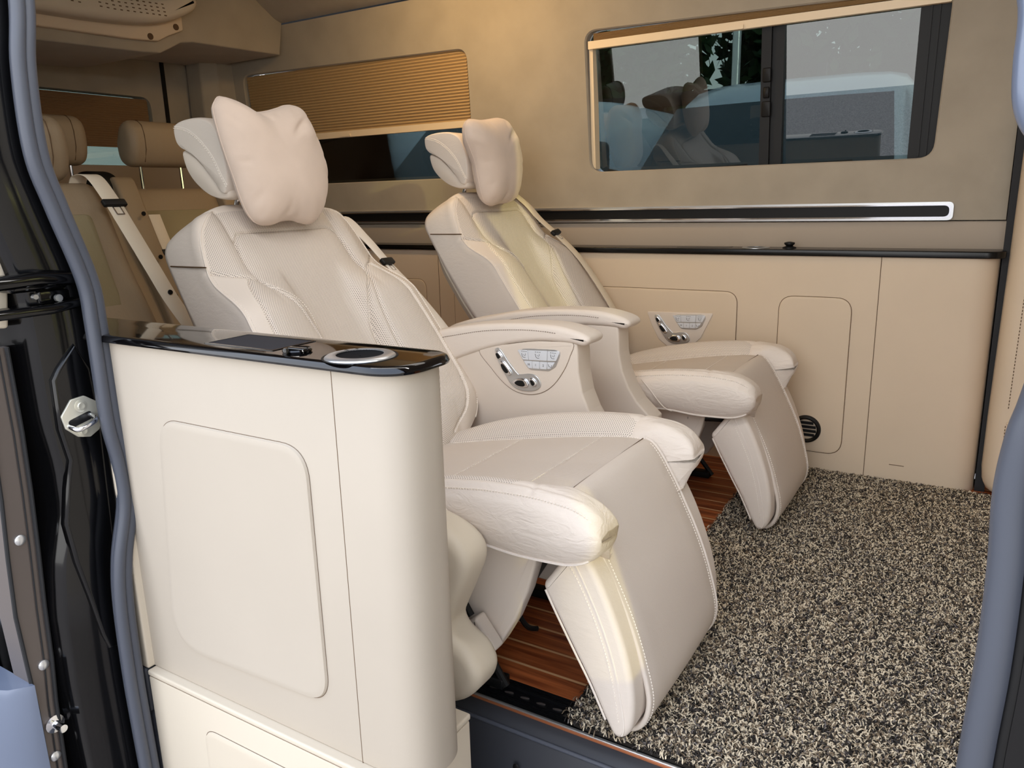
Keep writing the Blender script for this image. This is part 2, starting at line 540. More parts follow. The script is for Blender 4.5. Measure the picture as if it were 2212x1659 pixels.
def sstep(a, b, x):
    t = np.clip((np.asarray(x, float) - a) / (b - a), 0, 1); return t * t * (3 - 2 * t)


# ================================================================== SHELL OF THE VAN
def wallY(z): return 2.80 - 0.06 * (z - 0.76)


def wall_pt(x, z, d=0.0): return (x, wallY(z) - d, z)       # d = distance in front of the wall


def flat_poly_with_holes(outer, holes, mapf):
    polys = [[Vector((p[0], p[1], 0)) for p in outer]] + [[Vector((p[0], p[1], 0)) for p in h] for h in holes]
    tris = tessellate_polygon(polys)
    pts = [p for pl in polys for p in pl]
    return [mapf(p.x, p.y) for p in pts], [tuple(t) for t in tris]


WIN1 = rrect(-1.352, -0.185, 1.030, 1.520, 0.055, 6)
WIN1 = round_poly([(-1.352, 1.030), (-0.185, 1.030), (-0.170, 1.51), (-1.362, 1.535)], 0.05, 6)
WIN2 = round_poly([(-3.215, 1.030), (-1.885, 1.030), (-1.885, 1.535), (-3.215, 1.560)], 0.05, 6)
WALL_END = 0.022
g = flat_poly_with_holes([(-3.5, 0.845), (WALL_END, 0.845), (WALL_END, 1.745), (-3.5, 1.745)], [WIN1, WIN2], lambda x, z: wall_pt(x, z))
g2 = prism([(-3.5, 0.845), (WALL_END, 0.845), (WALL_END, 1.745), (-3.5, 1.745)], 'y', 0, 0.0)
gb = flat_poly_with_holes([(-3.5, 0.0), (0.4, 0.0), (0.4, 1.95), (-3.5, 1.95)], [inset(WIN1, -0.004), inset(WIN2, -0.004)], lambda x, z: wall_pt(x, z, -0.07))
rev = []
for w_ in (WIN1, WIN2):
    rev.append(loft([[wall_pt(x, z) for x, z in w_], [wall_pt(x, z, -0.006) for x, z in inset(w_, 0.004)], [wall_pt(x, z, -0.07) for x, z in inset(w_, -0.004)]], True, False, False))
low = ([wall_pt(-3.5, 0.845), wall_pt(WALL_END, 0.845), wall_pt(WALL_END, 0.845, -0.02), wall_pt(-3.5, 0.845, -0.02)], [(0, 1, 2, 3)])
mk('wall_right', join(g, *rev, low), m_suede, kind='structure', loc=(0, 2.8, 0))
mk('wall_outer', gb, m_black, kind='structure', loc=(0, 2.87, 0))
# lower padded strip between the seam and the counter
strip = prism(round_poly([(2.80, 0.752), (2.80, 0.842), (2.86, 0.842), (2.86, 0.752)], 0.006, 3), 'x', -3.5, WALL_END + 0.002)
mk('trim_1', strip, m_greyledge, kind='structure')
# ceiling headliner, rounded down to the wall seam
cl = smooth_poly([(2.742, 1.752), (2.70, 1.765), (2.64, 1.80), (2.55, 1.845), (2.35, 1.87), (1.9, 1.885), (1.3, 1.885), (0.85, 1.86), (0.68, 1.80), (0.62, 1.70)], 6, False)
cl_out = [(p[0], p[1] + 0.05) for p in cl]
mk('ceiling', prism(cl + cl_out[::-1], 'x', -3.5, 0.75), m_suede, kind='structure')
mk('wall_rear', prism([(0.55, -0.1), (2.9, -0.1), (2.9, 1.95), (0.55, 1.95)], 'x', -3.56, -3.47), m_suede, kind='structure') if False else None
RW = round_poly([(1.20, 1.135), (2.40, 1.135), (2.40, 1.445), (1.20, 1.445)], 0.05, 5)
g = flat_poly_with_holes([(0.55, -0.1), (2.86, -0.1), (2.86, 1.9), (0.55, 1.9)], [RW], lambda y, z: (-3.45, y, z))
rv = loft([[(-3.45, y, z) for y, z in RW], [(-3.52, y, z) for y, z in RW]], True, False, False)
mk('wall_rear', join(g, rv), m_suede, kind='structure', loc=(-3.45, 1.7, 0))
rg = prism(inset(RW, -0.01), 'x', -3.515, -3.51)
w3 = mk('window_3', rg, m_glass, kind='structure')
# near wall behind the door opening and over the door
WL = rrect(-2.25, -1.66, 0.90, 1.58, 0.04)
g = flat_poly_with_holes([(-3.5, -0.3), (-1.62, -0.3), (-1.62, 1.8), (-3.5, 1.8)], [WL], lambda x, z: (x, 0.66, z))
g2 = flat_poly_with_holes([(-3.5, -0.3), (-1.62, -0.3), (-1.62, 1.8), (-3.5, 1.8)], [WL], lambda x, z: (x, 0.62, z))
mk('wall_left', join(g, g2, loft([[(x, 0.66, z) for x, z in WL], [(x, 0.62, z) for x, z in WL]], True, False, False), prism([(-3.5, 0.60), (0.75, 0.60), (0.75, 0.66), (-3.5, 0.66)], 'z', 1.62, 1.86)), m_suede, kind='structure', loc=(-2.5, 0.64, -0.3))
mk('fill_window', prism(inset(WL, -0.003), 'y', 0.636, 0.641), m_glass_clear, kind='structure')  # unseen opening, placed and glazed clear to brighten the near seat's side
# added unseen sun blockers right of frame, openings cut to shape the seat patches
BW = round_poly([(1.18, 1.02), (1.58, 1.02), (1.58, 1.80), (1.385, 1.80), (1.385, 1.44), (1.18, 1.44)], 0.03, 4)
g = flat_poly_with_holes([(0.66, 0.0), (2.80, 0.0), (2.80, 1.935), (0.66, 1.935)], [BW], lambda y, z: (0.80, y, z))
g2 = flat_poly_with_holes([(0.66, 0.0), (2.80, 0.0), (2.80, 1.935), (0.66, 1.935)], [BW], lambda y, z: (0.84, y, z))
mk('sun_blocker_cab', join(g, g2, loft([[(0.80, y, z) for y, z in BW], [(0.84, y, z) for y, z in BW]], True, False, False), prism([(1.40, 1.02), (1.46, 1.02), (1.27, 1.44), (1.21, 1.44)], 'x', 0.81, 0.83)), m_suede, kind='structure', loc=(0.82, 1.7, 0))  # blocks light from the cab; diagonal bar shades a band across the far backrest
mk('sun_filter_cab', prism(inset(BW, -0.003), 'x', 0.818, 0.822), m_sun_filter, kind='structure')  # unseen pane, colours the sun patch on the far seat
FD = round_poly([(0.462, 0.44), (0.60, 0.44), (0.60, 0.80), (0.462, 0.80)], 0.02, 4)
g = flat_poly_with_holes([(-0.48, -0.45), (0.64, -0.45), (0.64, 2.1), (-0.48, 2.1)], [FD], lambda y, z: (0.80, y, z))
g2 = flat_poly_with_holes([(-0.48, -0.45), (0.64, -0.45), (0.64, 2.1), (-0.48, 2.1)], [FD], lambda y, z: (0.86, y, z))
rim_ = [(-0.48, -0.45), (0.64, -0.45), (0.64, 2.1), (-0.48, 2.1)]
mk('sun_blocker_side', join(g, g2, loft([[(0.80, y, z) for y, z in FD], [(0.86, y, z) for y, z in FD]], True, False, False), loft([[(0.80, y, z) for y, z in rim_], [(0.86, y, z) for y, z in rim_]], True, False, False)), m_bounce, kind='structure', loc=(0.83, 0.08, -0.45))  # unseen panel added to keep the sun off the console
mk('sun_filter_side', prism(inset(FD, -0.003), 'x', 0.828, 0.832), m_sun_filter, kind='structure')  # unseen pane, colours the sun patch on the near leg rest
# floor: teak planks and the black sill track
mk('floor', prism([(-3.5, 1.165), (0.9, 1.165), (0.9, 2.86), (-3.5, 2.86)], 'z', -0.05, 0.0), m_wood, kind='structure')
tr = [prism([(-1.6, 1.094), (0.9, 1.094), (0.9, 1.166), (-1.6, 1.166)], 'z', -0.05, -0.004)]
for k in range(6):
    y0 = 1.098 + k * 0.0042
    tr.append(box(-1.6, 0.9, y0, y0 + 0.0022, -0.005, 0.0005))
for k in range(5):
    y0 = 1.146 + k * 0.0042
    tr.append(box(-1.6, 0.9, y0, y0 + 0.0022, -0.005, 0.001))
track = mk('floor_track', join(*tr), m_track, label='black ridged metal sill track between teak planks and door step', cat='track')
sl_ = []
for k in range(34):
    x0 = -0.80 + k * 0.036
    sl_.append(prism([(x0 + 0.009 * math.cos(a), 1.131 + 0.0022 * math.sin(a) + 0.002 * math.cos(a)) for a in np.linspace(0, 2 * math.pi, 12, endpoint=False)], 'z', -0.0038, -0.0015))
mk('slot_rim', join(*sl_), m_greypaint, track)
mk('trim_2', box(-1.6, 0.9, 1.088, 1.0945, -0.03, 0.003, 0.001), m_silver, kind='structure')
mk('trim_3', box(-1.222, 0.9, 1.0862, 1.0885, -0.03, 0.0005, 0.0005), m_copper, kind='structure')
# door step
stp = [(1.0865, -0.004), (1.075, -0.006), (1.062, -0.012), (1.052, -0.028), (1.02, -0.20), (1.005, -0.34), (0.99, -0.36), (0.60, -0.36), (0.60, -0.40), (1.0865, -0.40)]
step = mk('door_step', prism(stp, 'x', -1.222, 0.9), m_step, label='dark blue-grey plastic entrance step below the door sill', cat='step')
mk('step_highlight_bead', tube([(-1.2, 1.0565, -0.0195), (0.9, 1.0565, -0.0195)], 0.0042, 12), m_seal, step)  # added bead in paler rubber, stands in for the step's edge highlight
mk('trim_clip', lathe([(0.0, 0), (0.006, 0.0), (0.0072, 0.0015), (0.0065, 0.003), (0.003, 0.0042), (0.0, 0.0045)][::-1], (-0.655, 1.038, -0.075), 'y', 16), m_black, step, label='round black clip in the step face')
for v in step.children[-1].data.vertices: v.co.y = 2 * (1.038 - ORG[step.name].y) - v.co.y - 0.003

# ------------------------------------------------------------------ outside ground, neighbouring vans, trees
mk('ground', prism([(-30, -12), (14, -12), (14, 26), (-30, 26)], 'z', -0.72, -0.70), m_asphalt, kind='structure')


# ================================================================== WINDOWS
def window_frame_poly(w_, d):
    return inset(w_, d)


def glass_pane(name, poly, d, mat, parent=None, t=0.004, **kw):
    V0 = [(x, 2.838 - 0.12 * (z - 1.2), z) for x, z in poly]; V1 = [(x, 2.838 - 0.12 * (z - 1.2) + t, z) for x, z in poly]
    return mk(name, loft([V0, V1]), mat, parent, **kw)


def slab(poly, d0, d1, r=0.0):
    """slab lying along the leaning wall between distances d0 (front) and d1 (back)"""
    if r: secs = [[wall_pt(x, z, d0) for x, z in inset(poly, r)], [wall_pt(x, z, d0 - r * 0.4) for x, z in inset(poly, r * 0.3)], [wall_pt(x, z, d0 - r) for x, z in poly], [wall_pt(x, z, d1) for x, z in poly]]
    else: secs = [[wall_pt(x, z, d0) for x, z in poly], [wall_pt(x, z, d1) for x, z in poly]]
    return loft(secs)


def frame_geo(outer, inner, d0, d1):
    o = outer; i = inner
    return loft([[wall_pt(x, z, d1) for x, z in o], [wall_pt(x, z, d0) for x, z in o], [wall_pt(x, z, d0) for x, z in i], [wall_pt(x, z, d1) for x, z in i], [wall_pt(x, z, d1) for x, z in o]], True, False, False)


w1 = glass_pane('window_1', inset(WIN1, 0.002), -0.052, m_glass, kind='structure')
# right hand black frame, centre posts and latch
fr_ = round_poly([(-0.262, 1.02), (-0.175, 1.02), (-0.16, 1.53), (-0.255, 1.53)], [0, 0.04, 0.04, 0])
mk('window_frame', join(slab([(-0.262, 1.034), (-0.195, 1.034), (-0.183, 1.06), (-0.176, 1.50), (-0.258, 1.51)], -0.030, -0.066), slab([(-0.236, 1.04), (-0.230, 1.04), (-0.226, 1.51), (-0.231, 1.51)], -0.024, -0.03), slab([(-0.215, 1.04), (-0.209, 1.04), (-0.204, 1.51), (-0.209, 1.51)], -0.024, -0.03)), m_black, w1)
mk('window_post', join(slab([(-0.722, 1.028), (-0.690, 1.028), (-0.694, 1.535), (-0.726, 1.535)], -0.030, -0.066), slab([(-0.676, 1.028), (-0.650, 1.028), (-0.654, 1.535), (-0.680, 1.535)], -0.036, -0.066), slab([(-0.690, 1.028), (-0.676, 1.028), (-0.680, 1.535), (-0.694, 1.535)], -0.044, -0.066)), m_black, w1)
mk('window_latch', join(slab(rrect(-0.718, -0.688, 1.19, 1.24, 0.006), -0.024, -0.031, 0.003), slab(rrect(-0.714, -0.694, 1.25, 1.285, 0.004), -0.022, -0.031, 0.003), slab(rrect(-0.718, -0.690, 1.30, 1.345, 0.006), -0.024, -0.031, 0.003)), m_black, w1)
w2 = glass_pane('window_2', inset(WIN2, 0.002), -0.052, m_glass, kind='structure')


def pleats(x0, x1, z0, z1, pitch, d, amp):
    """concertina blind surface: zigzag section lofted along x"""
    n = max(2, int(round((z1 - z0) / pitch))); sec = []
    for k in range(2 * n + 1):
        z = z0 + (z1 - z0) * k / (2 * n); sec.append((z, d - (amp if k % 2 else 0)))
    back = [(z, q - 0.003) for z, q in sec[::-1]]
    full = sec + back
    return loft([[wall_pt(x, z, q) for z, q in full] for x in (x0, x1)])


m_blind = grain(new_mat('pleated blind fabric', hexc(178, 150, 108), 0.85, spec=0.15), 300, 0.1, 0.0004)
m_blindrail = new_mat('cream blind rail', hexc(236, 214, 180), 0.4)
b2 = mk('pleated_blind', pleats(-3.20, -1.897, 1.262, 1.548, 0.0125, -0.012, 0.006), m_blind, label='tan pleated blind drawn three quarters down behind the front seat pillow', cat='blind', group='window blinds')
mk('blind_rail', join(slab([(-3.205, 1.235), (-1.892, 1.235), (-1.892, 1.262), (-3.205, 1.262)], -0.008, -0.028), slab(rrect(-2.62, -2.56, 1.238, 1.25, 0.003), -0.003, -0.01)), m_blindrail, b2)
b1 = mk('pleated_blind', join(pleats(-1.33, -0.19, 1.497, 1.522, 0.004, -0.012, 0.006)), m_blind, label='rolled-up pleated blind at the top of the sliding window', cat='blind', group='window blinds')
mk('blind_rail', join(slab([(-1.350, 1.470), (-0.178, 1.470), (-0.176, 1.494), (-1.350, 1.497)], -0.008, -0.028), slab(rrect(-0.84, -0.78, 1.470, 1.484, 0.003), -0.003, -0.01)), m_blindrail, b1)
mk('blind_channel', slab([(-1.352, 1.06), (-1.337, 1.045), (-1.337, 1.49), (-1.352, 1.49)], -0.02, -0.06), m_blindrail, b1)
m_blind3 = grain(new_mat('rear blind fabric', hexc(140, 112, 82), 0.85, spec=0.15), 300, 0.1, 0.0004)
n_ = 22; sec = []
for k in range(2 * n_ + 1): sec.append((1.215 + 0.22 * k / (2 * n_), -3.462 - (0.004 if k % 2 else 0)))
full = sec + [(z, x - 0.003) for z, x in sec[::-1]]
b3 = mk('pleated_blind', loft([[(x, y, z) for z, x in full] for y in (1.21, 2.39)]), m_blind3, label='dim pleated blind on the rear window behind the rear seats', cat='blind', group='window blinds')

# black accessory rail on the wall
def rail_poly(e): return round_poly([(-3.30 - e, 0.873 - e), (-0.128 + e, 0.873 - e), (-0.128 + e, 0.909 + e), (-3.30 - e, 0.909 + e)], 0.016, 6)


zc_ = 0.0
RZ = 0.012
def shz(p, dz=-0.018): return [(a, b + dz) for a, b in p]


rl = mk('accessory_rail', frame_geo(shz(rail_poly(0.010)), shz(rail_poly(0.0)), 0.008, -0.002), m_silver, label='long black accessory rail in a silver surround along the suede wall', cat='rail')
mk('rail_insert', slab(shz(rail_poly(0.001)), 0.003, -0.004), m_black, rl, label='matt black rail insert')
mk('rail_surround_lip', frame_geo(shz(rail_poly(0.0035)), shz(rail_poly(-0.001)), 0.0095, 0.0), m_chrome, rl)

# ================================================================== SIDE CABINET (far) AND COUNTERS
def counter_poly(x0, x1, y0, y1, r):
    return round_poly([(x0, y0), (x1, y0), (x1, y1), (x0, y1)], [0, r, 0.004, 0], 12)


cab = mk('side_cabinet', prism(round_poly([(-3.40, 2.692), (0.022, 2.692), (0.022, 2.86), (-3.40, 2.86)], [0, 0.10, 0, 0], 14), 'z', 0.0, 0.737), m_tan, label='long tan leatherette side cabinet with rounded end under the windows', cat='cabinet')
FY = 2.692


def outline_groove(poly, y, w=0.0022, d=0.0012):
    """thin dark shadow gap following a closed outline on a plane y = const"""
    return loft([[(x, y - d, z) for x, z in inset(poly, w / 2)], [(x, y - d, z) for x, z in inset(poly, -w / 2)]], True, False, False)


def panel_xz(poly, y, h=0.003, r=0.003):
    """slightly raised panel with a softly rolled edge, facing -y"""
    return loft([[(x, y, z) for x, z in poly], [(x, y - h * 0.75, z) for x, z in inset(poly, r * 0.25)], [(x, y - h, z) for x, z in inset(poly, r)], [(x, y - h, z) for x, z in inset(poly, r + 0.004)]], True, False, True)


P1 = round_poly([(-1.95, 0.30), (-0.742, 0.30), (-0.742, 0.609), (-1.95, 0.609)], 0.045, 8)
P2 = round_poly([(-0.600, 0.072), (-0.372, 0.072), (-0.372, 0.603), (-0.600, 0.603)], 0.05, 8)
P0 = round_poly([(-3.2, 0.30), (-2.1, 0.30), (-2.1, 0.609), (-3.2, 0.609)], 0.045, 8)
for nm, P_ in (('cabinet_door', P2), ('cabinet_door', P1), ('cabinet_door', P0)):
    q = mk(nm, panel_xz(P_, FY - 0.0006, 0.0035, 0.005), m_tan, cab)
    mk('door_gap', outline_groove(P_, FY, 0.0034, 0.0009), m_groove, q)
for xs_ in (-0.2975, -2.03): mk('cabinet_seam', box(xs_, xs_ + 0.002, FY - 0.0008, FY + 0.002, 0.0, 0.737), m_groove, cab)
mk('scuff_mark', box(-0.222, -0.178, FY - 0.0005, FY + 0.001, 0.0625, 0.0645), m_groove, cab, label='small dark scuff low on the cabinet')
ctr = mk('side_counter', prism(counter_poly(-3.42, 0.034, 2.680, 2.8015, 0.115), 'z', 0.7365, 0.7575, 0.004), m_piano2, label='narrow black gloss counter top along the far wall', cat='counter')
for v in []: pass


def cup_ring(parent, cx, cy, z, r=0.0465):
    a = mk('cup_holder', lathe([(r - 0.014, -0.001), (r - 0.014, 0.0025), (r - 0.012, 0.0035), (r - 0.002, 0.003), (r, 0.0015), (r, -0.001)], (cx, cy, z), 'z', 48, False), m_silver, parent, label='brushed silver cup holder ring')
    mk('cup_well_shade', lathe([(r - 0.0138, 0.0022), (r - 0.0142, 0.0006), (r - 0.016, 0.0005), (0.001, 0.0005)], (cx, cy, z), 'z', 48, False), m_well_shade, a)  # flat disc, well depth painted black
    return a


cup_ring(ctr, -0.70, 2.742, 0.7575)
mk('recess_tray', box(-0.975, -0.79, 2.715, 2.79, 0.7560, 0.7582, 0.002), m_track, ctr, label='matt recessed tray in the counter')
kb = mk('counter_knob', join(lathe([(0.022, 0), (0.022, 0.004), (0.010, 0.008), (0.0, 0.009)], (-0.587, 2.735, 0.7575), 'z', 24), lathe([(0.010, 0.006), (0.012, 0.010), (0.017, 0.014), (0.017, 0.019), (0.006, 0.022), (0.0, 0.022)], (-0.587, 2.735, 0.7575), 'z', 24)), m_black, ctr, label='small black knob on the counter')

# round black air vent low on the cabinet
vent = mk('air_vent', lathe([(0.034, 0.002), (0.036, -0.008), (0.041, -0.012), (0.047, -0.008), (0.049, 0.0), (0.049, 0.003)], (-0.487, FY - 0.003, 0.150), 'y', 40, False), m_black, label='round black air vent low on the side cabinet beside the far leg rest', cat='vent')
mk('vent_well', lathe([(0.036, 0.001), (0.0, 0.001)], (-0.487, FY - 0.004, 0.150), 'y', 32, False), m_track, vent)
fl = []
for k in (-0.018, -0.004, 0.010, 0.024):
    h = math.sqrt(max(0, 0.034 ** 2 - k * k))
    fl.append(rot_geo(box(-0.487 - h, -0.487 + h, FY - 0.012, FY - 0.0102, 0.150 + k - 0.006, 0.150 + k + 0.006), (-0.487, FY - 0.011, 0.150 + k), 'X', 0.5))
mk('vent_fin', join(*fl), m_blackd, vent)


# ------------------------------------------------------------------ seat adjuster switch panel (seat-shaped switches + button bar)
def switch_panel(parent, M3, s=1.0):
    """M3 maps local (a right, b up, c out) metres to world"""
    def G(geo): return [tuple(M3(*v)) for v in geo[0]], geo[1]      # M3 is looked up at call time

    def pr(poly, c0, c1, r): return prism(poly, 'z', c0, c1, 0.0, 3, r)
    # local frame: seat outline bezel
    bez = smooth_poly([(-0.064, 0.030), (-0.057, 0.036), (-0.047, 0.030), (-0.030, 0.005), (-0.010, -0.018), (-0.002, -0.020), (0.014, -0.017), (0.030, -0.018), (0.040, -0.026), (0.044, -0.040), (0.036, -0.051), (0.018, -0.057), (-0.006, -0.057), (-0.024, -0.048), (-0.040, -0.026), (-0.056, 0.004)], 5)
    be = mk('adjuster_bezel', G(pr(bez, 0, 0.0035, 0.0015)), m_silver, parent, label='seat-shaped chrome adjuster bezel')
    knobs = [([(-0.061, 0.026), (-0.054, 0.030), (-0.044, 0.018), (-0.046, 0.012), (-0.054, 0.010)],), ([(-0.051, 0.005), (-0.046, 0.008), (-0.038, 0.004), (-0.023, -0.016), (-0.025, -0.024), (-0.034, -0.024), (-0.046, -0.010)],),
             ([(-0.022, -0.040), (-0.012, -0.030), (0.004, -0.028), (0.012, -0.031), (0.017, -0.042), (0.012, -0.049), (-0.008, -0.049)],), ([(0.020, -0.026), (0.029, -0.026), (0.036, -0.036), (0.033, -0.044), (0.025, -0.042)],)]
    for (k,) in knobs:
        q = mk('adjuster_switch', G(pr(smooth_poly(k, 4), 0.0025, 0.0095, 0.003)), m_chrome, parent, label='chrome adjuster switch')
        kk = [(a * 0.62 + (sum(p[0] for p in k) / len(k) - 0.003) * 0.38, b * 0.62 + (sum(p[1] for p in k) / len(k) - 0.002) * 0.38) for a, b in k]
        mk('switch_face', G(pr(smooth_poly(kk, 4), 0.009, 0.0102, 0.0004)), m_black, q)
    M0 = M3
    M3 = lambda a, b, c: M0(-0.014 + (a + 0.012) * 1.28, 0.044 + (b - 0.040) * 1.22, c)
    pan = round_poly([(-0.012, 0.036), (0.072, 0.040), (0.060, 0.008), (0.048, -0.001), (0.012, -0.002)], [0.012, 0.01, 0.01, 0.008, 0.012], 5)
    pn = mk('button_panel', G(pr(pan, 0, 0.0025, 0.001)), m_silver, parent, label='silver heated seat and memory button panel')
    top = [((-0.008, 0.0335), (0.010, 0.0345), (0.012, 0.0165), (0.002, 0.0165)), ((0.011, 0.0345), (0.046, 0.0362), (0.045, 0.0180), (0.013, 0.0165)), ((0.047, 0.0362), (0.0685, 0.0372), (0.0615, 0.0195), (0.046, 0.0180))]
    bot = [((0.003, 0.0140), (0.0175, 0.0145), (0.0185, 0.0015), (0.012, 0.0012)), ((0.0185, 0.0145), (0.0315, 0.0150), (0.0315, 0.0018), (0.0193, 0.0015)), ((0.0325, 0.0150), (0.0455, 0.0156), (0.0445, 0.0022), (0.0325, 0.0018)), ((0.0465, 0.0156), (0.0595, 0.0165), (0.0520, 0.0050), (0.0455, 0.0022))]
    txt = ['', '', '', 'M', '1', '2', '']
    for k, qd in enumerate(top + bot):
        qd = qd[::-1]
        b_ = mk('button', G(pr(round_poly(qd, 0.0012, 2), 0.002, 0.0042, 0.0005)), m_switch, pn)
        cx = sum(p[0] for p in qd) / 4; cy = sum(p[1] for p in qd) / 4
        if k < 3:
            dash = [pr([(cx - 0.0045 + i * 0.0038, 0.0315 + k * 0.0009), (cx - 0.0020 + i * 0.0038, 0.0315 + k * 0.0009), (cx - 0.0020 + i * 0.0038, 0.0322 + k * 0.0009), (cx - 0.0045 + i * 0.0038, 0.0322 + k * 0.0009)], 0.0041, 0.0045, 0) for i in range(3)]
            ic = smooth_poly([(cx - 0.004, cy + 0.003), (cx - 0.003, cy - 0.002), (cx - 0.001, cy - 0.0045), (cx + 0.003, cy - 0.0045)], 4, False)
            dash.append(tube([(a, b, 0.0042) for a, b in ic], 0.0004, 4))
            ic = smooth_poly([(cx - 0.001, cy + 0.001), (cx + 0.001, cy - 0.001), (cx + 0.003, cy), (cx + 0.003, cy + 0.003)], 4, False)
            dash.append(tube([(a, b, 0.0042) for a, b in ic], 0.0003, 4))
            mk('button_symbol', G(join(*dash)), m_black, b_)
        elif txt[k]:
            c = bpy.data.curves.new('button_marking', 'FONT'); c.body = txt[k]; c.size = 0.0085; c.align_x = 'CENTER'; c.align_y = 'CENTER'
            tmp = bpy.data.objects.new('tmp_text', c); COL.objects.link(tmp); bpy.context.view_layer.update(); me_ = bpy.data.meshes.new_from_object(tmp.evaluated_get(bpy.context.evaluated_depsgraph_get())); bpy.data.objects.remove(tmp); me_.materials.clear(); me_.materials.append(m_black)
            o = bpy.data.objects.new('button_marking', me_); COL.objects.link(o); o.parent = b_
            O_ = Vector(M3(cx, cy, 0.0044)); ax = (Vector(M3(cx + 1, cy, 0.0044)) - O_).normalized(); ay = (Vector(M3(cx, cy + 1, 0.0044)) - O_).normalized(); az = ax.cross(ay)
            mm = Matrix((ax, ay, az)).transposed().to_4x4(); mm.translation = O_ - ORG[pn.name]
            o.matrix_basis = mm
        else:
            mk('button_symbol', G(tube([(cx - 0.003, cy + 0.002, 0.0042), (cx - 0.002, cy - 0.002, 0.0042), (cx + 0.002, cy - 0.003, 0.0042), (cx + 0.003, cy + 0.001, 0.0042)], 0.0004, 4)), m_black, b_)


# control plate on the far cabinet
plt = [(-1.072, 0.525), (-0.822, 0.531), (-0.865, 0.44), (-0.90, 0.405), (-0.93, 0.392), (-0.985, 0.395), (-1.025, 0.425), (-1.055, 0.48)]
cp = mk('control_plate', prism(round_poly(plt, [0.006, 0.006, 0.03, 0.02, 0.02, 0.03, 0.02, 0.02]), 'y', FY - 0.007, FY - 0.002, 0.002, 3, 0), m_trim, label='taupe seat control plate set in the side cabinet behind the far seat', cat='control panel')
mk('plate_edge', outline_groove(round_poly(plt, [0.006, 0.006, 0.03, 0.02, 0.02, 0.03, 0.02, 0.02]), FY - 0.0025, 0.003, 0.0012), m_groove, cp)
switch_panel(cp, lambda a, b, c: (-0.960 + a * 1.25, FY - 0.007 - c, 0.476 + b * 1.12))

# black gap strip and padded pillar beyond the cabinet's rounded end
mk('trim_4', join(box(0.024, 0.052, 2.74, 2.87, 0.0, 1.90)), m_blackd, kind='structure')
pil = prism(round_poly([(2.48, 0.03), (2.71, 0.03), (2.76, 0.10), (2.735, 1.9), (2.52, 1.9), (2.44, 0.5)], 0.02), 'x', 0.04, 0.30, 0.018)
pnl = loft([[(0.040 + o, 2.735 - o, z), (0.30, 2.735 - o, z), (0.30, 2.80, z), (0.040 + o * 0.3, 2.80, z)] for z, o in ((0.03, 0.02), (0.06, 0.004), (0.10, 0.0), (1.0, 0.0), (1.7, 0.0))])
pad = [(0.036, 2.74), (0.040, 2.70), (0.055, 2.67), (0.075, 2.655), (0.20, 2.655), (0.45, 2.655), (0.45, 2.78), (0.036, 2.78)]


def pad_sec(z, k, base=0.0): return [(a + base, b + (0.01 if k else 0), z) for a, b in pad]


secs = []
for z, b_ in ((0.022, 0.03), (0.030, 0.014), (0.05, 0.004), (0.09, 0.0), (0.25, 0.0), (0.5, 0.003), (0.75, 0.006), (1.0, 0.008), (1.3, 0.012), (1.78, 0.018)):
    secs.append([(a + (b_ if z < 0.1 else b_), b, z) for a, b in pad])
pp = mk('wall_front', loft(secs), m_tan, kind='structure')
mk('stitched_seam', join(stitches([(0.085, 2.6542, 0.30), (0.092, 2.6542, 0.9), (0.10, 2.6542, 1.6)], (0, -1, 0), 0.0022, 0.006, 0.004), stitches([(0.085, 2.6542, 0.05), (0.083, 2.6542, 0.255)], (0, -1, 0), 0.0022, 0.006, 0.004), stitches([(0.085, 2.6542, 0.05), (0.14, 2.6542, 0.052)], (0, -1, 0), 0.0022, 0.006, 0.004)), m_groove, pp)
mk('pocket_flap', prism(round_poly([(0.082, 0.255), (0.090, 0.262), (0.16, 0.215), (0.16, 0.19)], 0.005), 'y', 2.643, 2.657, 0.004), m_tan, pp)

# ================================================================== NEAR CONSOLE beside the door
CY = 0.713
con_poly = round_poly([(-1.55, CY), (-0.605, CY), (-0.605, 0.822), (-1.55, 0.822)], [0, 0.062, 0.05, 0], 14)
con = mk('door_console', prism(con_poly, 'z', 0.139, 0.7365, 0.0025), m_cream, label='tall cream console cabinet with black gloss top beside the open door', cat='cabinet')
PC = round_poly([(-1.150, 0.205), (-0.778, 0.218), (-0.778, 0.622), (-1.105, 0.622)], [0.075, 0.05, 0.05, 0.05], 10)
q = mk('console_door', panel_xz(PC, CY - 0.0004, 0.005, 0.008), m_cream, con)
mk('door_gap', outline_groove(PC, CY, 0.0015, 0.0005), hasattr and m_groove, q)
mk('console_seam', box(-0.7209, -0.7201, CY - 0.0004, CY + 0.002, 0.139, 0.7365), m_groove, con)
top_poly = round_poly([(-1.55, 0.700), (-0.596, 0.700), (-0.596, 0.832), (-1.55, 0.832)], [0, 0.060, 0.045, 0], 14)
ct = mk('console_top', loft([[(x, y, 0.7365) for x, y in inset(top_poly, 0.008)], [(x, y, 0.7385) for x, y in inset(top_poly, 0.001)], [(x, y, 0.7415) for x, y in top_poly], [(x, y, 0.7475) for x, y in inset(top_poly, 0.003)], [(x, y, 0.7498) for x, y in inset(top_poly, 0.007)], [(x, y, 0.7502) for x, y in inset(top_poly, 0.010)]]), m_piano, con, label='black gloss counter top')
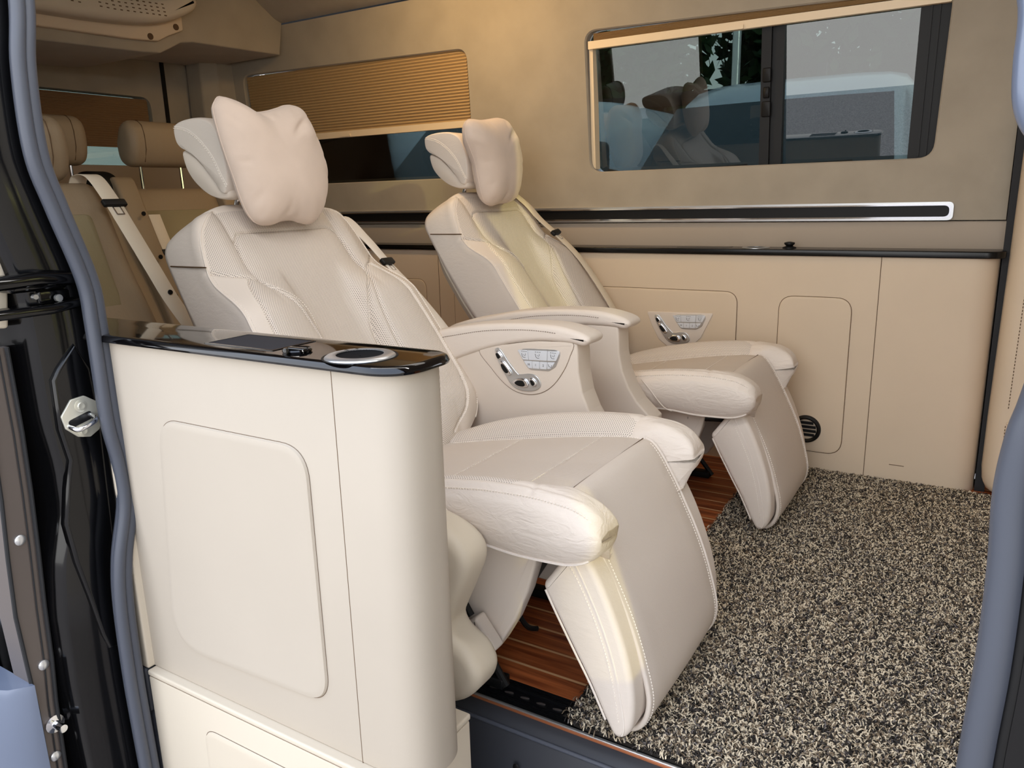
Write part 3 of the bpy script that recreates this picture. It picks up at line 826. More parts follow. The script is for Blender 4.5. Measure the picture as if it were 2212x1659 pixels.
# recessed tray
tray = [(-0.985, 0.724), (-0.838, 0.724), (-0.838, 0.803), (-0.985, 0.803)]
mk('tray_frame', join(loft([[(x, y, 0.7500) for x, y in rrect(-0.985, -0.838, 0.722, 0.806, 0.003)], [(x, y, 0.7512) for x, y in rrect(-0.985, -0.838, 0.722, 0.806, 0.003)], [(x, y, 0.7512) for x, y in rrect(-0.981, -0.842, 0.726, 0.802, 0.003)], [(x, y, 0.7500) for x, y in rrect(-0.981, -0.842, 0.726, 0.802, 0.003)]], True, False, False)), m_piano, con, label='black rim around the tray')
mk('tray', prism(rrect(-0.981, -0.842, 0.726, 0.802, 0.003), 'z', 0.7495, 0.7506), m_tray, con, label='matt charcoal tray')


def cup(parent, cx, cy, z):
    a = mk('cup_holder', lathe([(0.0315, 0.0006), (0.0315, 0.0036), (0.0335, 0.0042), (0.0440, 0.0030), (0.0465, 0.0012), (0.0475, -0.001)], (cx, cy, z), 'z', 56, False), m_silver, parent, label='brushed silver cup holder ring')
    mk('cup_well_shade', lathe([(0.0318, 0.0038), (0.0312, 0.0016), (0.029, 0.0009), (0.001, 0.0008)], (cx, cy, z), 'z', 48, False), m_well_shade, a)  # shallow black disc painted as the depth of the well
    mk('ring_outline', lathe([(0.0475, 0.0), (0.0485, 0.0008), (0.0500, 0.0008), (0.0505, 0.0)], (cx, cy, z), 'z', 56, False), m_black, a)
    mk('ring_mark', join(prism(rrect(cx - 0.029, cx - 0.0235, cy + 0.021, cy + 0.0255, 0.001, 2), 'z', z + 0.003, z + 0.0041), prism(rrect(cx - 0.036, cx - 0.0305, cy + 0.008, cy + 0.0125, 0.001, 2), 'z', z + 0.003, z + 0.0041)), m_black, a)
    return a


cup(con, -0.699, 0.7470, 0.7502)
kn = mk('latch_knob', join(lathe([(0.019, 0.0), (0.0205, 0.003), (0.019, 0.005), (0.015, 0.0035), (0.014, 0.001)], (-0.802, 0.734, 0.7502), 'z', 36, False), prism(rrect(-0.818, -0.786, 0.730, 0.738, 0.003, 3), 'z', 0.7502, 0.7565, 0.002), lathe([(0.0035, 0.0), (0.0045, 0.006), (0.003, 0.009), (0.0, 0.0095)], (-0.800, 0.712, 0.7502), 'z', 16)), m_piano, con, label='black gloss pull latch')
# foot box below the console
BX = [(-1.222, 0.697), (-0.645, 0.697), (-0.645, 0.886), (-1.222, 0.886)]
fb = mk('foot_box', prism(round_poly(BX, 0.004, 3), 'z', 0.1285, 0.139, 0.003), m_shield, label='cream box step unit under the door console', cat='cabinet')
mk('box_body', prism(round_poly([(-1.222, 0.6985), (-0.6465, 0.6985), (-0.6465, 0.884), (-1.222, 0.884)], 0.003, 3), 'z', -0.34, 0.1262, 0.0025, 3), m_shield, fb)
mk('box_gap', prism([(-1.220, 0.700), (-0.649, 0.700), (-0.649, 0.882), (-1.220, 0.882)], 'z', 0.1255, 0.129), m_groove, fb)
pf = round_poly([(-1.075, -0.30), (-0.70, -0.30), (-0.70, 0.075), (-1.075, 0.075)], 0.03, 6)
q = mk('box_panel', panel_xz(pf, 0.6985, 0.004, 0.006), m_shield, fb)
mk('panel_gap', outline_groove(pf, 0.6985, 0.0015, 0.0005), m_groove, q)
mk('trim_5', join(box(-1.242, -1.222, 0.70, 0.78, 0.139, 0.735, 0.004)), m_shield, kind='structure')
mk('trim_6', join(box(-1.275, -1.226, 0.695, 0.80, 0.05, 0.139, 0.006), box(-1.30, -1.224, 0.70, 0.80, -0.36, 0.05, 0.01)), m_step, kind='structure')

# ================================================================== CAPTAIN SEATS
# the backrest lives in a frame: A + u * U + n * N, v = lateral (y - CB)
BA = np.array([-1.12, 0.0, 0.37]); BB = np.array([-1.55, 0.0, 0.965])
BU = (BB - BA) / np.linalg.norm(BB - BA); BN = np.array([BU[2], 0.0, -BU[0]])
CB = 1.368                                       # centre line of the back
CL = 1.315                                       # centre line of cushion and leg rest


def back3(u, v, n, dz=0.0):
    p = BA + BU * u + BN * n
    return (p[0], CB + v, p[2] + dz)


Wf = pchip([(-0.03, 0.15), (0.0, 0.205), (0.03, 0.250), (0.09, 0.280), (0.20, 0.288), (0.36, 0.286), (0.46, 0.278), (0.54, 0.266), (0.60, 0.254), (0.65, 0.238), (0.69, 0.205), (0.715, 0.165), (0.735, 0.12), (0.75, 0.07)])
Wb = pchip([(-0.03, 0.17), (0.0, 0.215), (0.03, 0.258), (0.09, 0.288), (0.36, 0.292), (0.46, 0.285), (0.56, 0.274), (0.64, 0.264), (0.68, 0.256), (0.70, 0.244), (0.715, 0.222), (0.73, 0.18), (0.742, 0.13), (0.75, 0.08)])
lowrel = pchip([(0, -0.012), (0.06, -0.010), (0.080, -0.004), (0.088, 0.002), (0.105, 0.028), (0.15, 0.048), (0.21, 0.056), (0.25, 0.052), (0.30, 0.034)])
uprel = pchip([(0, 0.006), (0.12, 0.006), (0.158, 0.001), (0.168, -0.004), (0.180, 0.004), (0.20, 0.007), (0.225, 0.0), (0.27, -0.022)])


def relief(a, u):
    m = (1 - sstep(0.40, 0.56, u)) * (0.35 + 0.65 * sstep(-0.02, 0.10, u))
    r = lowrel(a) * m + uprel(a) * (1 - m)
    t = np.clip((np.asarray(u, float) - 0.665) / 0.085, 0, 1); r = r - 0.055 * (1 - np.sqrt(1 - t ** 2 * 0.995))
    t = np.clip((0.05 - np.asarray(u, float)) / 0.08, 0, 1); r = r - 0.05 * (1 - np.sqrt(1 - t ** 2 * 0.995))
    return r


VC = [(0.0, 0.640), (0.13, 0.642), (0.152, 0.636), (0.166, 0.618), (0.174, 0.57), (0.171, 0.50), (0.150, 0.468), (0.125, 0.44), (0.105, 0.40), (0.092, 0.35), (0.086, 0.30), (0.082, 0.2), (0.082, 0.1), (0.088, 0.0)]
VM = [(0.171, 0.50), (0.155, 0.463), (0.138, 0.43), (0.129, 0.40), (0.121, 0.35), (0.116, 0.30), (0.110, 0.2), (0.104, 0.1), (0.088, 0.01)]
S3 = [(0.198, 0.517), (0.216, 0.488), (0.232, 0.45), (0.242, 0.40), (0.247, 0.33), (0.247, 0.25), (0.243, 0.15), (0.226, 0.09), (0.200, 0.05), (0.145, 0.012)]
S4 = [(0.171, 0.50), (0.20, 0.517), (0.235, 0.538), (0.266, 0.562)]
vc_f = pchip([(u, a) for a, u in VC if a > 0.15 or u < 0.6]); s3_f = pchip([(u, a) for a, u in S3]); s4_f = pchip(S4); vm_f = pchip([(u, a) for a, u in VM])


def groove(a, u, pls, depth, w):
    g = 0
    for pl in pls: g = np.maximum(g, depth * np.exp(-(dist_poly(a, u, pl) / w) ** 2))
    return g


def build_back():
    K = 104
    us = np.concatenate([np.linspace(-0.03, 0.03, 16)[:-1], np.linspace(0.03, 0.66, 170)[:-1], np.linspace(0.66, 0.7495, 32)])
    nb = pchip([(-0.03, -0.06), (0.03, -0.10), (0.2, -0.115), (0.5, -0.125), (0.66, -0.125), (0.71, -0.11), (0.75, -0.075)])
    fr = np.linspace(0, 1, K)
    A = np.array([Wf(u) * fr for u in us]); U = np.repeat(us[:, None], K, 1)
    H = relief(A, U) - groove(A, U, [VC, VM, S3, S4], 0.0070, 0.0032)
    # soft fullness of the panels
    V = []; n_sec = None; secs = []; klass = []
    for i, u in enumerate(us):
        wf = float(Wf(u)); wb = max(float(Wb(u)), wf + 0.003); b = float(nb(u)); nf = H[i, -1]
        half = [(A[i, k], H[i, k], 0) for k in range(K)]
        t0 = max(nf - 0.03, b + 0.02)
        for k in range(1, 8):
            t = k / 7 * math.pi / 2; half.append((wf + (wb - wf) * 0.6 * math.sin(t), nf - (nf - t0) * (1 - math.cos(t)), 1))
        wa = wf + (wb - wf) * 0.6
        for k in range(1, 11):
            t = k / 10; half.append((wa + (wb - wa) * math.sin(t * math.pi / 2) , t0 + (b - t0) * t, 1))
        for k in range(1, 6):
            t = k / 5; half.append((wb - 0.03 * t, b - 0.006 * t, 2))
        for k in range(1, 5):
            half.append(((wb - 0.03) * (1 - k / 4), b - 0.006 - 0.008 * math.sin(k / 4 * math.pi / 2), 2))
        full = [(-v, n) for v, n, c in half[::-1][:-1]] + [(v, n) for v, n, c in half]
        full = full[1:] if abs(full[0][0]) < 1e-9 and abs(full[-1][0]) < 1e-9 else full
        secs.append([back3(u, v, n) for v, n in full]); lastfull = full
    n = len(secs[0])
    Vv, F = loft(secs)
    va = []; 
    uvs = []
    for i, u in enumerate(us):
        pass
    # per vertex (v,u) for classification / uv
    vv = []
    for i, u in enumerate(us):
        y = [p[1] - CB for p in secs[i]]
        vv += [(y[j], u) for j in range(n)]
    cls = {'main': [], 'perf_c': [], 'perf_s': [], 'perf_l': [], 'perf_r': []}
    nrm = len(F)
    nside = (n - (2 * K - 1)) // 2
    for fi, f in enumerate(F):
        if len(f) > 4: cls['main'].append(fi); continue
        j = [a % n for a in f]
        lo = nside if (n - (2 * K - 1)) % 2 == 0 else nside
        if min(j) < lo or max(j) >= lo + 2 * K - 1: cls['main'].append(fi); continue
        a = abs(sum(vv[q][0] for q in f) / 4); u = sum(vv[q][1] for q in f) / 4; sgn = sum(vv[q][0] for q in f)
        top_c = 0.641 if a < 0.14 else 0.641 - (a - 0.14) * 0.8
        if u < top_c and a < (float(vc_f(u)) if u < 0.618 else 0.166 - (u - 0.618) * 0.6): cls['perf_c'].append(fi)
        elif u > 0.50 and (a < 0.171 or u > float(s4_f(a))) and u < 0.705 and a < float(Wf(u)) - 0.006: cls['perf_s'].append(fi)
        elif u <= 0.52 and a < float(s3_f(min(u, 0.517))) and u > -0.02: cls['perf_l' if sgn < 0 else 'perf_r'].append(fi)
        else: cls['main'].append(fi)
    return Vv, F, vv, cls


BACK = build_back()


def build_cushion():
    zc = pchip([(-1.25, 0.335), (-1.1, 0.357), (-0.95, 0.385), (-0.80, 0.412), (-0.70, 0.428), (-0.62, 0.436), (-0.59, 0.434), (-0.565, 0.412), (-0.54, 0.376), (-0.52, 0.355), (-0.49, 0.345)])
    def nose(x):
        t = min(1.0, max(0.0, (x + 0.575) / 0.0835)); return (1 - t ** 2.6) ** (1 / 2.3)
    zk0 = pchip([(-1.25, 0.340), (-1.15, 0.362), (-1.0, 0.415), (-0.90, 0.440), (-0.80, 0.458), (-0.70, 0.470), (-0.62, 0.473), (-0.575, 0.470), (-0.49, 0.462)])
    zb0 = pchip([(-1.25, 0.30), (-1.1, 0.31), (-0.9, 0.335), (-0.74, 0.348), (-0.65, 0.342), (-0.575, 0.344), (-0.49, 0.352)])
    zk = lambda x: 0.405 + (zk0(x) - 0.405) * nose(float(x)) if np.ndim(x) == 0 else np.array([zk(q) for q in x])
    zb = lambda x: 0.403 + (zb0(x) - 0.403) * nose(float(x)) if np.ndim(x) == 0 else np.array([zb(q) for q in x])
    ws = pchip([(-1.25, 0.86), (-1.1, 0.94), (-0.95, 0.985), (-0.75, 1.0), (-0.60, 1.0), (-0.54, 0.992), (-0.51, 0.98), (-0.50, 0.968), (-0.495, 0.955), (-0.4915, 0.94)])
    xs = np.concatenate([np.linspace(-1.25, -0.60, 130)[:-1], np.linspace(-0.60, -0.51, 34)[:-1], np.linspace(-0.51, -0.496, 9)[:-1], np.linspace(-0.496, -0.49165, 14)])
    secs = []; vv = []; tag = None
    for x in xs:
        c = float(zc(x)); k = float(zk(x)); b = float(zb(x)); w = float(ws(x)); bc = min(b, 0.343); c = max(c, bc + 0.010)
        f = float(sstep(-0.63, -0.57, x))
        key = [(0, c - 0.003), (0.10, c), (0.165, c), (0.180, c + 0.001), (0.192, c + (k - c) * 0.28), (0.212, c + (k - c) * 0.72), (0.235, k - (k - c) * 0.04), (0.250, k - 0.003 * min(1, (k - b) / 0.1)), (0.264, k - 0.012 * min(1, (k - b) / 0.1)), (0.278, k - 0.028 * min(1, (k - b) / 0.1))]
        if f > 0:
            alt = {0.180: c, 0.192: c + (k - c) * 0.62, 0.212: k - (k - c) * 0.06}
            key = [(a_, z_ + (alt[a_] - z_) * float(f)) if a_ in alt else (a_, z_) for a_, z_ in key]
        top = pchip(key)
        vs = np.concatenate([np.linspace(0, 0.17, 24)[:-1], np.linspace(0.17, 0.278, 34)])
        half = []
        for v in vs:
            z = float(top(v))
            for sv, dp in ((0.184, 0.0035), (0.246, 0.0022)):
                z -= dp * math.exp(-((v - sv) / 0.0035) ** 2) * (1 - float(sstep(-0.56, -0.52, x)))
            if v < 0.184:
                for sx_ in (-0.700, -0.905):
                    z -= 0.003 * math.exp(-((x - sx_) / 0.004) ** 2)
                z += 0.003 * math.sin((x + 0.7) / 0.205 * math.pi) ** 2 * (1 - (v / 0.184) ** 4)
            else:
                z -= 0.003 * math.exp(-((x + 0.632 + (v - 0.184) * -0.1) / 0.0045) ** 2) if v < 0.264 else 0
            half.append((v * w, z))
        zt = half[-1][1]; v0 = 0.278 * w; hs_ = min(1.0, (k - b) / 0.11)
        for t in np.linspace(0, 1, 15)[1:]:
            ang = t * math.pi
            half.append((v0 + hs_ * (0.012 * max(0.0, math.sin(ang)) ** 0.8 - 0.014 * t), zt + (b + 0.004 - zt) * t))
        half += [(0.25 * w, b - 0.002), (0.212 * w, b - 0.004), (0.195 * w, bc - 0.004), (0.1 * w, bc - 0.007), (0, bc - 0.007)]
        full = [(-v, z) for v, z in half[::-1][:-1]] + half[0:]
        full = full[:-1] + []
        full = [(-v, z) for v, z in half[::-1]][:-1] + half[:-1]
        row = []
        for v, z in full:
            kx = 1 - float(sstep(0.182, 0.193, abs(v)))
            lim = float(np.interp(z, [0.016, 0.055, 0.115, 0.188, 0.272, 0.349, 0.381, 0.409, 0.429, 0.4375], [-0.46, -0.432, -0.432, -0.452, -0.485, -0.523, -0.541, -0.558, -0.574, -0.588])) - 0.016
            xx = x if x < lim else x + (lim - x) * kx
            row.append((xx, CL + v, z))
        secs.append(row); vv += [(v / w if w else 0, x) for v, z in full]
    Vv, F = loft(secs, True, True, False); n = len(secs[0]); base = (len(secs) - 1) * n
    vl = [p[1] - CL for p in secs[-1]]
    L_ = [i for i in range(n) if vl[i] < -0.187 * w]; R_ = [i for i in range(n) if vl[i] > 0.187 * w]
    F.append(tuple(base + i for i in L_)); F.append(tuple(base + i for i in R_))
    F.append(tuple(base + i for i in list(range(L_[-1], R_[0] + 1)) + list(range(R_[-1], n)) + list(range(0, L_[0] + 1))))
    cls = {'main': [], 'insert': [], 'perf_l': [], 'perf_r': []}
    for fi, f in enumerate(F):
        if len(f) > 4: cls['main'].append(fi); continue
        vm = sum(vv[q][0] for q in f) / 4; x = sum(vv[q][1] for q in f) / 4; j = min(a % n for a in f); jm = max(a % n for a in f)
        topside = (Vv[f[0]][2] > float(zb(x)) + 0.006); a = abs(vm)
        if a < 0.184 and topside and x < -0.592: cls['insert'].append(fi)
        elif 0.184 <= a < 0.246 and topside and x < -0.632 - max(0, (a - 0.215)) * 1.4: cls['perf_l' if vm < 0 else 'perf_r'].append(fi)
        else: cls['main'].append(fi)
    return Vv, F, vv, cls, (zc, zk, zb, ws)


CUSH = build_cushion()


def pillow_geo(cx, cy, cz, hw, hh, th, tilt, seed=0, yawr=0.0, ears=1.0):
    """soft squarish cushion standing in the y-z plane, facing +x"""
    r_ = random.Random(seed); NA = 150; NR = 26
    ph = [r_.uniform(0, 6.28) for _ in range(12)]
    P = np.array(smooth_poly(ears, 8)); seg = np.linalg.norm(np.diff(np.vstack([P, P[:1]]), axis=0), axis=1); cum = np.concatenate([[0], np.cumsum(seg)])
    tt = np.linspace(0, cum[-1], NA, endpoint=False); P2 = np.vstack([P, P[:1]])
    out = [(float(np.interp(t, cum, P2[:, 0]) - cy) / hw, float(np.interp(t, cum, P2[:, 1]) - cz) / hh) for t in tt]
    NA = len(out)
    V = []; F = []
    Rt = Matrix.Rotation(tilt, 3, 'Y'); Ry = Matrix.Rotation(yawr, 3, 'Z')

    def add(side, q, k):
        y, z = out[k][0] * q, out[k][1] * q
        t = (max(0.0, 1 - q ** 2.6)) ** 0.52
        wr = 0.0016 * math.sin(5 * y + 3 * z + ph[2]) * math.sin(4 * z - 3 * y + ph[3])
        wr -= 0.010 * math.exp(-(((y - 0.34) * 0.8 + (z - 0.52) * 0.6) / 0.20) ** 2 - (((z - 0.52) * 0.8 - (y - 0.34) * 0.6) / 0.055) ** 2)
        wr += 0.007 * math.exp(-((y - 0.50) / 0.14) ** 2 - ((z - 0.42) / 0.14) ** 2)
        a = math.atan2(z, y); wr -= 0.0035 * max(0, math.sin(9 * a + ph[4])) ** 4 * math.exp(-((q - 0.85) / 0.10) ** 2) + 0.0025 * max(0, math.sin(17 * a + ph[5])) ** 5 * math.exp(-((q - 0.92) / 0.06) ** 2)
        lobe = 1 - 0.10 * math.exp(-((y + 0.1) / 0.35) ** 2) * max(0, z) ** 1.5
        x = side * (th / 2 * t * lobe + wr * (1 if t > 0.02 else 0) * min(1, t * 2)) * (1.0 if side > 0 else 0.8)
        v = Ry @ (Rt @ Vector((x, y * hw, z * hh)))
        V.append((cx + v.x, cy + v.y, cz + v.z))
    for side in (1, -1):
        base = len(V); add(side, 0.0, 0)
        qs = [math.sin((i + 1) / NR * math.pi / 2) for i in range(NR)]
        for q in qs:
            for k in range(NA): add(side, q, k)
        for k in range(NA): F.append((base, base + 1 + k, base + 1 + (k + 1) % NA)[::side])
        for i in range(NR - 1):
            for k in range(NA):
                a = base + 1 + i * NA + k; b = base + 1 + i * NA + (k + 1) % NA
                F.append((a, a + NA, b + NA, b)[::side])
    seam = []
    for k in range(NA):
        v = Ry @ (Rt @ Vector((0, out[k][0] * hw, out[k][1] * hh))); seam.append((cx + v.x, cy + v.y, cz + v.z))
    return (V, F), seam


def shift(geo, d): return [(v[0] + d[0], v[1] + d[1], v[2] + d[2]) for v in geo[0]], geo[1]


def mirror_y(geo, c): return [(v[0], 2 * c - v[1], v[2]) for v in geo[0]], [f[::-1] for f in geo[1]]


FLAP = [(-0.600, 0.4385), (-0.588, 0.4375), (-0.574, 0.429), (-0.558, 0.409), (-0.541, 0.381), (-0.523, 0.349), (-0.504, 0.311), (-0.485, 0.272), (-0.467, 0.230), (-0.452, 0.188), (-0.441, 0.150), (-0.432, 0.115), (-0.428, 0.085), (-0.432, 0.055), (-0.444, 0.030), (-0.462, 0.016), (-0.482, 0.016), (-0.494, 0.024)]
OTT = [(-0.548, 0.368), (-0.528, 0.352), (-0.505, 0.312), (-0.486, 0.270), (-0.469, 0.225), (-0.455, 0.180), (-0.446, 0.135), (-0.443, 0.095), (-0.447, 0.055), (-0.460, 0.032), (-0.478, 0.028), (-0.494, 0.050), (-0.525, 0.115), (-0.557, 0.172), (-0.592, 0.235), (-0.613, 0.272), (-0.616, 0.286), (-0.606, 0.302), (-0.565, 0.358)]


def captain_seat(dx, dy, bz, side, lab, cat, with_shield):
    """side=+1: inner arm rest on the +y side; -1: on the -y side"""
    D = (dx, dy, 0.0); DB = (dx, dy, bz)
    t = thing('captain_seat', (-0.95 + dx, CL + dy, 0.0), lab, cat, 'cream leather captain seats')
    # --- backrest
    Vv, F, vv, cls = BACK
    Vb = [(v[0] + DB[0], v[1] + DB[1], v[2] + DB[2]) for v in Vv]
    v2, f2, uv = sub_geo(Vb, F, cls['main'], vv)
    bk = mk('backrest', (v2, f2), m_lea, t, smooth=0)
    for key, nm in (('perf_c', 'centre_panel'), ('perf_s', 'shoulder_panel'), ('perf_l', 'bolster'), ('perf_r', 'bolster')):
        v2, f2, uv = sub_geo(Vb, F, cls[key], vv)
        mk(nm, (v2, f2), m_perf, bk, uv=uv, smooth=0, label='perforated leather ' + nm.replace('_', ' '))
    st = []
    Nn = tuple(BN)
    for sg in (-1, 1):
        for pl, off in ((S3, 0.006),):
            P = [(a + off, u) for a, u in smooth_poly(pl, 8, False)]
            st.append(stitches([back3(u, sg * a, float(relief(a, u)) + 0.0006) for a, u in P if a < float(Wf(u))], Nn))
        us = np.linspace(0.05, 0.70, 120)
        st.append(stitches([back3(u, sg * (float(Wf(u)) - 0.005), float(relief(Wf(u) - 0.005, u)) + 0.0004) for u in us], Nn))
        st.append(stitches([back3(u, sg * (a - 0.005), float(relief(a, u)) + 0.0006) for a, u in smooth_poly(VC[5:], 6, False)], Nn, 0.001))
    mk('stitching', shift(join(*st), DB), m_stitch, bk)
    # side seam and outer piping
    pip = []
    for sg in (-1, 1):
        us = np.linspace(0.02, 0.715, 90)
        pip.append(tube([back3(u, sg * (float(Wf(u)) + 0.0015), float(relief(Wf(u), u)) - 0.001) for u in us], 0.0022, 6))
    for g_ in pip: mk('piping', shift(g_, DB), m_edge, bk)
    sm_ = []
    for sg in (-1, 1):
        pts = []
        for k in range(14):
            f = k / 13; u = 0.568 + 0.075 * f; n_ = -0.010 - 0.105 * f
            w = float(Wf(u)) + (float(Wb(u)) - float(Wf(u))) * (0.6 * min(1, (0.03 + f * 0.05) / 0.03) if f < 0.2 else 0.6 + 0.4 * math.sin(min(1, (f)) * math.pi / 2))
            pts.append(back3(u, sg * (w + 0.0006), n_))
        sm_.append(tube(pts, 0.0016, 6))
    for g_ in sm_: mk('side_seam', shift(g_, DB), m_groove, bk)
    # hard shell edge behind
    sh = []
    nbk = pchip([(-0.03, -0.06), (0.03, -0.10), (0.2, -0.115), (0.5, -0.125), (0.66, -0.125), (0.71, -0.11), (0.75, -0.075)])
    us = np.linspace(0.0, 0.60, 50); secs = []
    for u in us:
        w = float(Wb(u)) - 0.012; b = float(nbk(u)); dpt = 0.030 * math.sin(min(1, (0.62 - u) / 0.12) * math.pi / 2) + 0.004
        row = [(-w, b + 0.01), (-w - 0.002, b - dpt * 0.4), (-w + 0.012, b - dpt), (-w * 0.5, b - dpt - 0.006), (0, b - dpt - 0.008), (w * 0.5, b - dpt - 0.006), (w - 0.012, b - dpt), (w + 0.002, b - dpt * 0.4), (w, b + 0.01)]
        secs.append([back3(u, v, n_) for v, n_ in row])
    mk('back_shell', shift(loft(secs, True), DB), m_shield, t, label='hard plastic back shell')
    # --- headrest
    HC_ = 1.385
    hp = [(-1.690, 1.141), (-1.690, 1.112), (-1.676, 1.094), (-1.652, 1.083), (-1.625, 1.069), (-1.600, 1.049), (-1.578, 1.026), (-1.556, 1.003), (-1.542, 0.984), (-1.528, 0.980), (-1.518, 0.995), (-1.514, 1.025), (-1.516, 1.065), (-1.526, 1.104), (-1.544, 1.134), (-1.572, 1.150), (-1.610, 1.1555), (-1.660, 1.1525)]
    hs = [(-1.678, 1.086), (-1.672, 1.050), (-1.652, 1.020), (-1.622, 0.995), (-1.590, 0.977), (-1.555, 0.968), (-1.522, 0.970), (-1.520, 0.990), (-1.560, 1.008), (-1.600, 1.045), (-1.640, 1.075)]
    hd = mk('headrest', shift(puff(smooth_poly(hp, 4), 'y', HC_ - 0.160, HC_ + 0.160, 0.016, 7, 0.006), DB), m_lea, t, smooth=0)
    mk('headrest_shell', shift(puff(smooth_poly(hs, 4), 'y', HC_ - 0.154, HC_ + 0.154, 0.022, 7, 0.008), DB), m_trim, hd, smooth=0, label='smooth rear shell of the headrest')
    sts = []
    for sg in (-1, 1):
        p_ = smooth_poly([(-1.686, 1.136), (-1.640, 1.126), (-1.597, 1.100), (-1.560, 1.062), (-1.536, 1.020), (-1.520, 0.995)], 6, False)
        ys = HC_ + sg * (0.1606)
        sts.append(stitches([(x, ys, z) for x, z in p_], (0, sg, 0), 0.0016, 0.0042, 0.0028, 0.0012)); sts.append(tube([(x + 0.002, ys - sg * 0.001, z + 0.0045) for x, z in p_], 0.0012, 5))
    mk('stitching', shift(join(*sts), DB), m_stitch, hd)
    for sg in (-1, 1):
        mk('headrest_post', shift(tube([(-1.570, HC_ + sg * 0.085, 0.99), (-1.585, HC_ + sg * 0.085, 0.955), (-1.585, HC_ + sg * 0.085, 0.90)], 0.0065, 12), DB), m_chrome, t, label='chrome headrest post')
        mk('post_collar', shift(lathe([(0.013, 0), (0.013, 0.004), (0.008, 0.006)], (-1.583, HC_ + sg * 0.085, 0.949), 'z', 16), DB), m_trim, bk)
    # --- cushion
    Vv, F, vv, cls, fn = CUSH
    Vb = [(v[0] + D[0], v[1] + D[1], v[2]) for v in Vv]
    v2, f2, uv = sub_geo(Vb, F, cls['main'], vv)
    cu = mk('seat_cushion', (v2, f2), m_lea_w, t, smooth=62)
    v2, f2, uv = sub_geo(Vb, F, cls['insert'], vv)
    mk('seat_insert', (v2, f2), m_rib, cu, uv=uv, smooth=0, label='ribbed leather seat insert')
    for key in ('perf_l', 'perf_r'):
        v2, f2, uv = sub_geo(Vb, F, cls[key], vv)
        mk('cushion_bolster', (v2, f2), m_perf, cu, uv=uv, smooth=0, label='perforated cushion bolster')
    zc, zk, zb, ws = fn
    st = []; pip = []
    for sg in (-1, 1):
        xs = np.linspace(-0.985, -0.515, 90)
        st.append(stitches([(x, CL + sg * 0.268 * float(ws(x)), float(zk(x)) - 0.0135) for x in xs], (0, sg * 0.5, 0.86), 0.0018, 0.0036, 0.0024, 0.0016))
        st.append(stitches([(x, CL + sg * 0.180 * float(ws(x)), float(zc(x)) + 0.0010) for x in np.linspace(-1.1, -0.605, 90)], (0, 0, 1), 0.0010))
        pip.append(tube([(x, CL + sg * (0.2655 * float(ws(x)) + 0.0), float(zb(x)) + 0.004) for x in np.linspace(-0.80, -0.515, 50)], 0.0026, 6))
    for sx_ in (-0.697, -0.902):
        st.append(stitches([(sx_, CL + v, float(zc(sx_)) + 0.0002) for v in np.linspace(-0.178, 0.178, 30)], (0, 0, 1), 0.0010))
    mk('stitching', shift(join(*st), D), m_stitch, cu)
    for g_ in pip: mk('piping', shift(g_, D), m_edge, cu)
    # side corner seam of the cushion
    sg = -1
    sc_ = [(-0.810, CL - 0.2795, 0.436), (-0.795, CL - 0.287, 0.425), (-0.775, CL - 0.2895, 0.405), (-0.755, CL - 0.288, 0.380), (-0.738, CL - 0.281, 0.360), (-0.722, CL - 0.270, 0.350)]
    mk('corner_seam', shift(tube(smooth_poly(sc_, 5, False), 0.0020, 6), D), m_edge, cu)
    # --- leg rest
    lg = mk('leg_rest', shift(prism(smooth_poly(OTT, 4), 'y', CL - 0.238, CL + 0.238, 0.012, 5), D), m_lea, t, smooth=0)
    fl = smooth_poly(FLAP, 5, False); tk = 0.010
    nrm = []
    for i in range(len(fl)):
        a = np.array(fl[max(0, i - 1)]); b = np.array(fl[min(len(fl) - 1, i + 1)]); d = b - a; d /= np.linalg.norm(d); nrm.append((-d[1] * -1, d[0] * -1) if False else (-d[1], d[0]))
    inn = [(p[0] - (-n_[0]) * -tk if False else p[0] + n_[0] * -0 - abs(0), p[1]) for p, n_ in zip(fl, nrm)]
    inn = [(p[0] + n_[0] * (-tk), p[1] + n_[1] * (-tk)) for p, n_ in zip(fl, nrm)]
    flow = []
    y0, y1 = CL - 0.196, CL + 0.180
    ring = []
    rr = 0.004
    prof = [(y0 + rr, 0.0), (y0 + rr * 0.3, -0.3 * rr), (y0, -rr), (y0, -tk + rr), (y0 + rr * 0.3, -tk + rr * 0.3), (y0 + rr, -tk), (y1 - rr, -tk), (y1 - rr * 0.3, -tk + 0.3 * rr), (y1, -tk + rr), (y1, -rr), (y1 - rr * 0.3, -rr * 0.3), (y1 - rr, 0.0)]
    mids = [(y1 - rr - (y1 - y0 - 2 * rr) * k / 8, 0.0025 * math.sin(math.pi * k / 8)) for k in range(1, 8)]
    secs = []
    for p, n_ in zip(fl, nrm):
        secs.append([(p[0] + n_[0] * d, y, p[1] + n_[1] * d) for y, d in prof + mids])
    mk('flap_seam', shift(tube([(-0.6005, y, 0.4388) for y in np.linspace(y0 + 0.03, y1 - 0.002, 12)], 0.0012, 6), D), m_groove, cu)
    fo = mk('leg_rest_flap', shift(loft(secs), D), m_flap, lg, smooth=0, label='smooth leather sheet running down over the leg rest')
    st = []
    for y in (y0 + 0.012, y1 - 0.012):
        st.append(stitches([(p[0] + n_[0] * 0.0006, y, p[1] + n_[1] * 0.0006) for p, n_ in list(zip(fl, nrm))[8:-6]], [(n_[0], 0, n_[1]) for p, n_ in list(zip(fl, nrm))[8:-6]], 0.0012))
